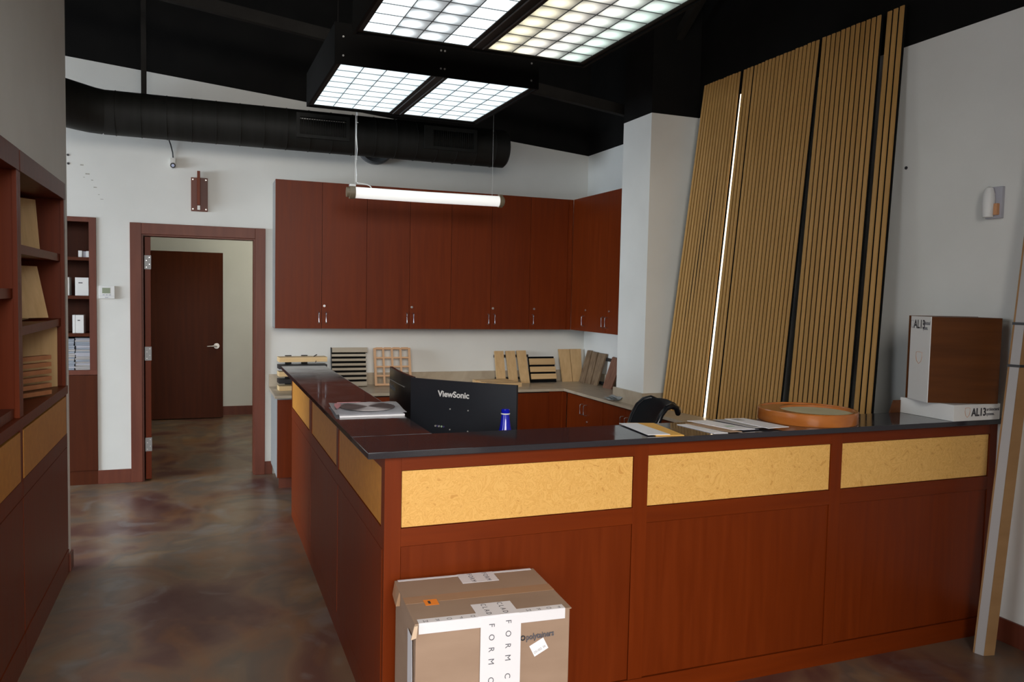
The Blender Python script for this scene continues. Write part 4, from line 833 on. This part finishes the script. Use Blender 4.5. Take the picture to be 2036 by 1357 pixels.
# magazines with the saw blade print
sheet('magazine', [(0.545, 3.40), (0.83, 3.395), (0.845, 3.72), (0.585, 3.74)], DZ+0.0005, 0.007, 'paper', 'lower magazine under the saw blade magazine on the counter', 'magazine')
mg = root('magazine', (0.55, 3.42, DZ+0.009), 'plastic wrapped magazine with a round saw blade printed on its cover', 'magazine')
bm = BM(); NX, NY = 10, 8; gg = []
c00, c10, c11, c01 = Vector((0.535, 3.430)), Vector((0.842, 3.405)), Vector((0.875, 3.765)), Vector((0.556, 3.80))
for a in range(NX+1):
    row = []
    for b_ in range(NY+1):
        s, q = a/NX, b_/NY; p = c00*(1-s)*(1-q)+c10*s*(1-q)+c11*s*q+c01*(1-s)*q
        row.append(bm.verts.new((p.x, p.y, DZ+0.009+0.004*s+0.0015*math.sin(a*2.1+b_))))
    gg.append(row)
for a in range(NX):
    for b_ in range(NY): bm.faces.new((gg[a][b_], gg[a+1][b_], gg[a+1][b_+1], gg[a][b_+1]))
bmesh.ops.solidify(bm, geom=list(bm.faces), thickness=-0.007)
mk('cover', bm, 'paper', mg, smooth=True)
def blade_mat():
    m = nmat('saw_blade_print', (0.2, 0.18, 0.18), 0.35); nt = m.node_tree; N = nt.nodes; L = nt.links; b = N['Principled BSDF']
    tc = N.new('ShaderNodeTexCoord'); g_ = N.new('ShaderNodeTexGradient'); g_.gradient_type = 'RADIAL'; mp = N.new('ShaderNodeMapping'); mp.inputs['Location'].default_value = (-0.5, -0.5, 0)
    L.new(tc.outputs['Generated'], mp.inputs[0]); L.new(mp.outputs[0], g_.inputs[0])
    r = N.new('ShaderNodeValToRGB'); E = r.color_ramp.elements; E[0].position = 0; E[0].color = (0.15, 0.13, 0.13, 1); E[1].position = 1; E[1].color = (0.15, 0.13, 0.13, 1)
    for p, c in ((0.12, 0.09), (0.19, 0.70), (0.30, 0.80), (0.38, 0.10), (0.50, 0.07), (0.62, 0.09), (0.69, 0.75), (0.79, 0.80), (0.87, 0.10)): e = E.new(p); e.color = (c, c*0.95, c*0.97, 1)
    L.new(g_.outputs['Color'], r.inputs[0]); L.new(r.outputs[0], b.inputs['Base Color']); return m
bm = BM(); cx_, cy_ = 0.705, 3.600; n = 60; rim = [bm.verts.new((cx_+(0.122+(0.003 if k % 2 else 0))*math.cos(2*math.pi*k/n), cy_+(0.135+(0.003 if k % 2 else 0))*math.sin(2*math.pi*k/n), DZ+0.0178)) for k in range(n)]
f = bm.faces.new(rim); r_ = bmesh.ops.extrude_face_region(bm, geom=[f]); bmesh.ops.translate(bm, vec=(0, 0, -0.0015), verts=[v for v in r_['geom'] if isinstance(v, bmesh.types.BMVert)])
mk('printed_saw_blade', bm, blade_mat(), mg)
bm = BM(); poly_slab(bm, [(0.556, 3.545), (0.582, 3.62), (0.60, 3.70), (0.575, 3.73), (0.560, 3.66)], 'z', DZ+0.0166, DZ+0.0178); poly_slab(bm, [(0.585, 3.742), (0.68, 3.745), (0.70, 3.752), (0.59, 3.757)], 'z', DZ+0.0166, DZ+0.0178); mk('red_print', bm, 'red_ink', mg, label='faded red print')
# letters and envelope
PG = 'loose papers on the granite counter'
sheet('envelope', [(1.700, 2.960), (1.815, 2.925), (1.775, 2.632), (1.66, 2.655)], DZ+0.0005, 0.003, 'orange_paper', 'orange and yellow envelope under a white letter on the counter', 'envelope')
sheet('letter', [(1.655, 2.945), (1.735, 2.928), (1.722, 2.650), (1.628, 2.664)], DZ+0.004, 0.002, 'paper', 'white letter lying over the orange envelope', 'paper', PG)
sheet('letter', [(1.900, 2.875), (1.945, 2.87), (1.990, 2.640), (1.925, 2.645)], DZ+0.0005, 0.002, 'paper', 'long white letter at the left of the paper fan', 'paper', PG)
sheet('envelope', [(1.945, 2.878), (1.99, 2.870), (2.06, 2.640), (1.998, 2.640)], DZ+0.0028, 0.002, 'paper_brown', 'brown kraft envelope within the fan of papers', 'envelope')
lt = root('letter', (2.06, 2.95, DZ+0.005), 'white letter with green print in the middle of the paper fan', 'paper', PG)
sheet('page', [(1.985, 2.925), (2.085, 2.915), (2.145, 2.665), (2.040, 2.675)], DZ+0.0052, 0.002, 'paper', None, parent=lt)
sheet('green_print', [(2.055, 2.760), (2.095, 2.756), (2.098, 2.735), (2.058, 2.739)], DZ+0.0073, 0.0003, 'green_ink', None, parent=lt)
sheet('brochure', [(2.085, 2.905), (2.135, 2.90), (2.165, 2.665), (2.08, 2.66)], DZ+0.0028, 0.002, 'grey_ink', 'dark grey brochure under the white letters', 'brochure')
sheet('letter', [(2.115, 2.912), (2.190, 2.905), (2.235, 2.675), (2.150, 2.68)], DZ+0.0075, 0.002, 'foil', 'grey white letter under the rightmost letter', 'paper', PG)
lt = root('letter', (2.25, 2.90, DZ+0.010), 'white envelope rightmost in the paper fan, beside the round tray', 'paper', PG)
sheet('page', [(2.170, 2.905), (2.268, 2.900), (2.308, 2.650), (2.192, 2.640)], DZ+0.010, 0.002, 'paper', None, parent=lt)
sheet('grey_print', [(2.185, 2.885), (2.225, 2.883), (2.232, 2.84), (2.192, 2.842)], DZ+0.0121, 0.0003, 'foil', None, parent=lt)
# round wooden tray
tr = root('round_tray', (2.575, 2.842, DZ+0.0005), 'round varnished wooden frame with cream lining on the counter', 'tray')
bm = BM(); lathe(bm, [(0.206, 0.0), (0.217, 0.0), (0.2185, 0.004), (0.2185, 0.050), (0.215, 0.054), (0.205, 0.054), (0.202, 0.050), (0.202, 0.0), (0.206, 0.0)], 72); mk('rim', bm, 'bowl', tr, world=False, smooth=True)
bm = BM(); n = 72; hx, hy, hr = 0.036, -0.018, 0.160
A = [(0.2015*math.cos(2*math.pi*k/n), 0.2015*math.sin(2*math.pi*k/n)) for k in range(n)]; B = [(hx+hr*math.cos(2*math.pi*k/n), hy+hr*math.sin(2*math.pi*k/n)) for k in range(n)]
rr = []
for z, Ls in ((0.049, A), (0.049, B), (0.0397, B), (0.0397, A)): rr.append([bm.verts.new((x, y, z)) for x, y in Ls])
for i in range(4):
    for k in range(n): bm.faces.new((rr[i][k], rr[i][(k+1) % n], rr[(i+1) % 4][(k+1) % n], rr[(i+1) % 4][k]))
mk('inner_ring', bm, 'bowl', tr, world=False, smooth=True)
bm = BM(); cyl(bm, (0, 0, 0.010), (0, 0, 0.0395), 0.2012, 64); mk('lining', bm, 'cream', tr, world=False)
# white box and wood-grain sample case
fb = root('flat_box', (3.23, 2.63, DZ+0.0005), 'white flat sample box with black lettering at the counter end', 'box')
bx('box_body', (3.238, 3.541, 2.6265, 2.930, DZ+0.0005, DZ+0.077), 'white', fb, bev=0.002)
text('lettering', 'AL13', 0.052, (3.400, 2.6258, DZ+0.038), (1, 0, 0), (0, 0, 1), 'ink', fb, bold=0.0012, sx=0.86)
text('lettering', 'architectural', 0.022, (3.492, 2.6258, DZ+0.051), (1, 0, 0), (0, 0, 1), 'grey_ink', fb, sx=0.75)
text('lettering', 'systems.', 0.022, (3.476, 2.6258, DZ+0.029), (1, 0, 0), (0, 0, 1), 'grey_ink', fb, sx=0.75)
def shield(parent, c, rvec, w, h, mat, world=True, nrm=(0, -1, 0)):
    r = Vector(rvec).normalized(); u = Vector((0, 0, 1)); c = Vector(c)
    pts = [(-1, 1), (0, 1.08), (1, 1), (1.05, 0.2), (0.75, -0.55), (0, -1), (-0.75, -0.55), (-1.05, 0.2), (-1, 1)]
    bm = BM(); tube(bm, [c+r*(a*w/2)+u*(b*h/2) for a, b in pts], 0.0009, 5); return mk('shield_emblem', bm, mat, parent, world=world)
shield(fb, (3.325, 2.626, DZ+0.039), (1, 0, 0), 0.030, 0.044, 'orange_ink')
yaw = math.radians(-20.0)
cs = root('sample_case', (3.176, 2.722, DZ+0.0785), 'brown wood-grain sample case with white side standing on the flat box', 'case', rz=yaw)
bx('white_side', (0.0, 0.0035, 0.0, 0.175, 0.0, 0.405), 'white', cs, world=False)
bx('case_body', (0.004, 0.340, 0.0, 0.188, 0.0, 0.405), 'tan_case', cs, world=False, bev=0.001)
bx('back_cover', (-0.001, 0.341, 0.188, 0.194, 0.0, 0.407), 'tan_case', cs, world=False)
text('lettering', 'AL13', 0.058, (-0.0004, 0.098, 0.365), (0, -1, 0), (0, 0, 1), 'ink', cs, world=False, bold=0.001, sx=0.8, depth=0.0003)
text('lettering', 'architectural', 0.026, (-0.0004, 0.037, 0.374), (0, -1, 0), (0, 0, 1), 'grey_ink', cs, world=False, sx=0.48, depth=0.0003)
text('lettering', 'systems.', 0.026, (-0.0004, 0.045, 0.350), (0, -1, 0), (0, 0, 1), 'grey_ink', cs, world=False, sx=0.48, depth=0.0003)
shield(cs, (-0.0008, 0.088, 0.205), (0, -1, 0), 0.050, 0.055, 'orange_ink', world=False); shield(cs, (-0.0008, 0.160, 0.365), (0, -1, 0), 0.024, 0.036, 'faint_ink', world=False)
wd = BM(); poly_slab(wd, [(3.17, DZ+0.0005), (3.236, DZ+0.0005), (3.236, DZ+0.062), (3.195, DZ+0.062)], 'y', 2.925, 2.9345); mk('wood_wedge', wd, 'tan_case', label='small brown wooden offcut behind the white flat box', cat='wood piece', origin=(3.2, 2.93, DZ))

# ------------------------------------------------------------------ long strapped carton leaning at the right
lc = root('long_carton', (3.36, 2.50, 0), 'long narrow cardboard carton strapped in black leaning on the right wall', 'carton')
P0 = [Vector((3.322, 2.528, 0.0)), Vector((3.337, 2.483, 0.0)), Vector((3.392, 2.474, 0.0)), Vector((3.385, 2.528, 0.0))]
dv = Vector((0.180, -0.030, 2.40))
def lcb(q): bm = BM(); hexa(bm, q+[p+dv for p in q]); return bm
mk('cardboard_tube', lcb([P0[0]+Vector((0.001, 0.002, 0)), P0[1]+Vector((0.004, 0.002, 0)), P0[2], P0[3]]), 'kraft', lc)
mk('white_wrap', lcb([P0[0]*0.86+P0[1]*0.14, P0[0]*0.06+P0[1]*0.94, P0[0]*0.06+P0[1]*0.94+Vector((0.003, 0.0025, 0)), P0[0]*0.86+P0[1]*0.14+Vector((0.003, 0.0025, 0))]), 'foil', lc, label='whitish wrapped face')
for f_ in (0.555, 0.635):
    q = [p+dv*f_ for p in P0]; c_ = sum(q, Vector())/4; q = [c_+(p-c_)*1.10 for p in q]
    bm = BM(); hexa(bm, q+[p+Vector((0, 0, 0.012)) for p in q]); mk('strap', bm, 'black', lc)
# ------------------------------------------------------------------ cardboard carton in front
ang = math.atan2(-0.032, 0.505); CH = 0.617
cb = root('cardboard_box', (0.589, 2.250, 0), 'large cardboard carton with white printed tape standing before the desk', 'box', rz=ang)
CW, CD = 0.506, 0.372
bx('box_body', (0.004, CW-0.004, 0.004, CD-0.004, 0.0, CH-0.004), 'carton', cb, world=False, bev=0.003)
bx('top_flap', (0.0, CW, 0.0, CD/2-0.0008, CH-0.0035, CH), 'carton', cb, world=False); bx('top_flap', (0.0, CW, CD/2+0.0008, CD, CH-0.0035, CH), 'carton', cb, world=False)
bx('clear_tape', (0.0, CW+0.001, CD/2-0.028, CD/2+0.028, CH, CH+0.0005), 'packtape', cb, world=False, label='glossy brown sealing tape')
def tape(b): return bx('printed_tape', b, 'tape', cb, world=False)
e_ = 0.0008
tape((0.012, CW-0.022, -0.0002, 0.030, CH+e_, CH+2*e_)); tape((0.012, CW-0.022, -e_*2, -e_*0.3, CH-0.032, CH+e_))
tape((0.205, 0.336, -e_*3, -e_*2, 0.0, CH-0.004)); tape((0.198, 0.330, 0.0, 0.098, CH+2*e_, CH+3*e_))
tape((0.220, 0.350, CD-0.088, CD+0.0005, CH+2*e_, CH+3*e_)); tape((0.010, CW-0.012, CD-0.014, CD+0.0005, CH+e_, CH+2*e_))
zt = CH
bm = BM(); hexa(bm, [(-0.0012, 0.02, 0.36), (-0.0012, 0.10, 0.30), (-0.0004, 0.10, 0.30), (-0.0004, 0.02, 0.36), (-0.0012, 0.04, 0.56), (-0.0012, 0.11, 0.56), (-0.0004, 0.11, 0.56), (-0.0004, 0.04, 0.56)]); mk('side_label', bm, 'tape', cb, world=False)
for col_x, zoff, yoff in ((0.240, 0.0, 0.0), (0.294, 0.006, 0.004)):
    for k, chh in enumerate('FORM'): text('lettering', chh, 0.026, (col_x, -e_*3-0.0003, CH-0.028-k*0.0385+zoff), (0, 0, -1), (1, 0, 0), 'grey_ink', cb, world=False, depth=0.0002)
    for k, chh in enumerate('CLADFORM'):
        z = CH-0.028-3*0.0385-0.058-k*0.0385+zoff
        if z > 0.02: text('lettering', chh, 0.026, (col_x, -e_*3-0.0003, z), (0, 0, -1), (1, 0, 0), 'grey_ink', cb, world=False, depth=0.0002)
    for k, chh in enumerate('CLAD'): text('lettering', chh, 0.024, (col_x-0.004, 0.086-k*0.023, CH+3*e_+0.0003), (0, -1, 0), (1, 0, 0), 'grey_ink', cb, world=False, depth=0.0002)
    for k, chh in enumerate('FORM'): text('lettering', chh, 0.024, (col_x+0.022, CD-0.010-k*0.021, CH+3*e_+0.0003), (0, -1, 0), (1, 0, 0), 'grey_ink', cb, world=False, depth=0.0002)
for k, chh in enumerate('MROFD'): text('lettering', chh, 0.022, (0.035+k*0.037, 0.012, CH+2*e_+0.0003), (-1, 0, 0), (0, -1, 0), 'faint_ink', cb, world=False, depth=0.0002)
for k, chh in enumerate('MROF'): text('lettering', chh, 0.022, (0.365+k*0.034, 0.012, CH+2*e_+0.0003), (-1, 0, 0), (0, -1, 0), 'faint_ink', cb, world=False, depth=0.0002)
bx('orange_sticker', (0.060, 0.104, 0.130, 0.176, CH+0.0006, CH+0.0012), nmat('orange_sticker', (0.92, 0.26, 0.03), 0.5), cb, world=False, label='small orange sticker')
bx('sticker_mark', (0.072, 0.080, 0.142, 0.165, CH+0.0012, CH+0.0015), 'ink', cb, world=False)
text('lettering', 'polytainers', 0.027, (0.402, 0.0005, CH-0.079), (1, 0, 0.06), (0, 0, 1), 'grey_ink', cb, world=False, bold=0.0004, sx=0.78, depth=0.0008)
bm = BM(); lathe(bm, [(0.0048, -0.0003), (0.0085, -0.0003), (0.0085, 0.0004), (0.0048, 0.0004), (0.0048, -0.0003)], 20)
for v in bm.verts: v.co = Vector((0.345+v.co.x, 0.003-v.co.z*3, CH-0.083+v.co.y))
mk('ring_logo', bm, 'ink', cb, world=False)
bm = BM(); mt = Matrix.Translation((0.399, 0.0025, CH-0.118)) @ Matrix.Rotation(math.radians(-27), 4, 'Y'); box(bm, -0.026, 0.026, -0.0006, 0.0006, -0.020, 0.020, mtx=mt); stk = mk('white_label', bm, 'paper', cb, world=False)
r27 = math.radians(27)
text('lettering', 'D51002  04', 0.011, (0.402, 0.0017, CH-0.126), (math.cos(r27), 0, math.sin(r27)), (-math.sin(r27), 0, math.cos(r27)), 'faint_ink', stk, world=False, depth=0.0002, sx=0.8) 
bm = BM(); hexa(bm, [(-0.012, -0.006, CH-0.045), (0.004, -0.008, CH-0.040), (0.004, 0.0, CH-0.040), (-0.012, 0.0, CH-0.045), (-0.002, -0.006, CH-0.004), (0.008, -0.008, CH-0.002), (0.008, 0.0, CH-0.002), (-0.002, 0.0, CH-0.004)]); mk('torn_flap', bm, 'carton_light', cb, world=False, label='torn pale cardboard flap')
bm = BM(); hexa(bm, [(-0.012, CD-0.10, CH-0.05), (-0.008, CD-0.005, CH-0.045), (0.002, CD-0.005, CH-0.045), (0.002, CD-0.10, CH-0.05), (-0.001, CD-0.10, CH-0.003), (0.0, CD-0.001, CH-0.001), (0.004, CD-0.001, CH-0.001), (0.004, CD-0.10, CH-0.003)]); mk('side_flap', bm, 'packtape', cb, world=False)
# ------------------------------------------------------------------ bag in the hall behind the right jamb
bm = BM(); bmesh.ops.create_icosphere(bm, subdivisions=3, radius=0.12)
for v in bm.verts: v.co = Vector((0.60+v.co.x*1.0+0.01*math.sin(v.co.z*60), 8.6+v.co.y*0.9, max(0.0005, 0.105+v.co.z*0.95+0.008*math.sin(v.co.x*70))))
mk('paper_bag', bm, 'paper_brown', smooth=True, label='crumpled brown bag on the hall floor behind the right door jamb', cat='bag', origin=(0.6, 8.6, 0))
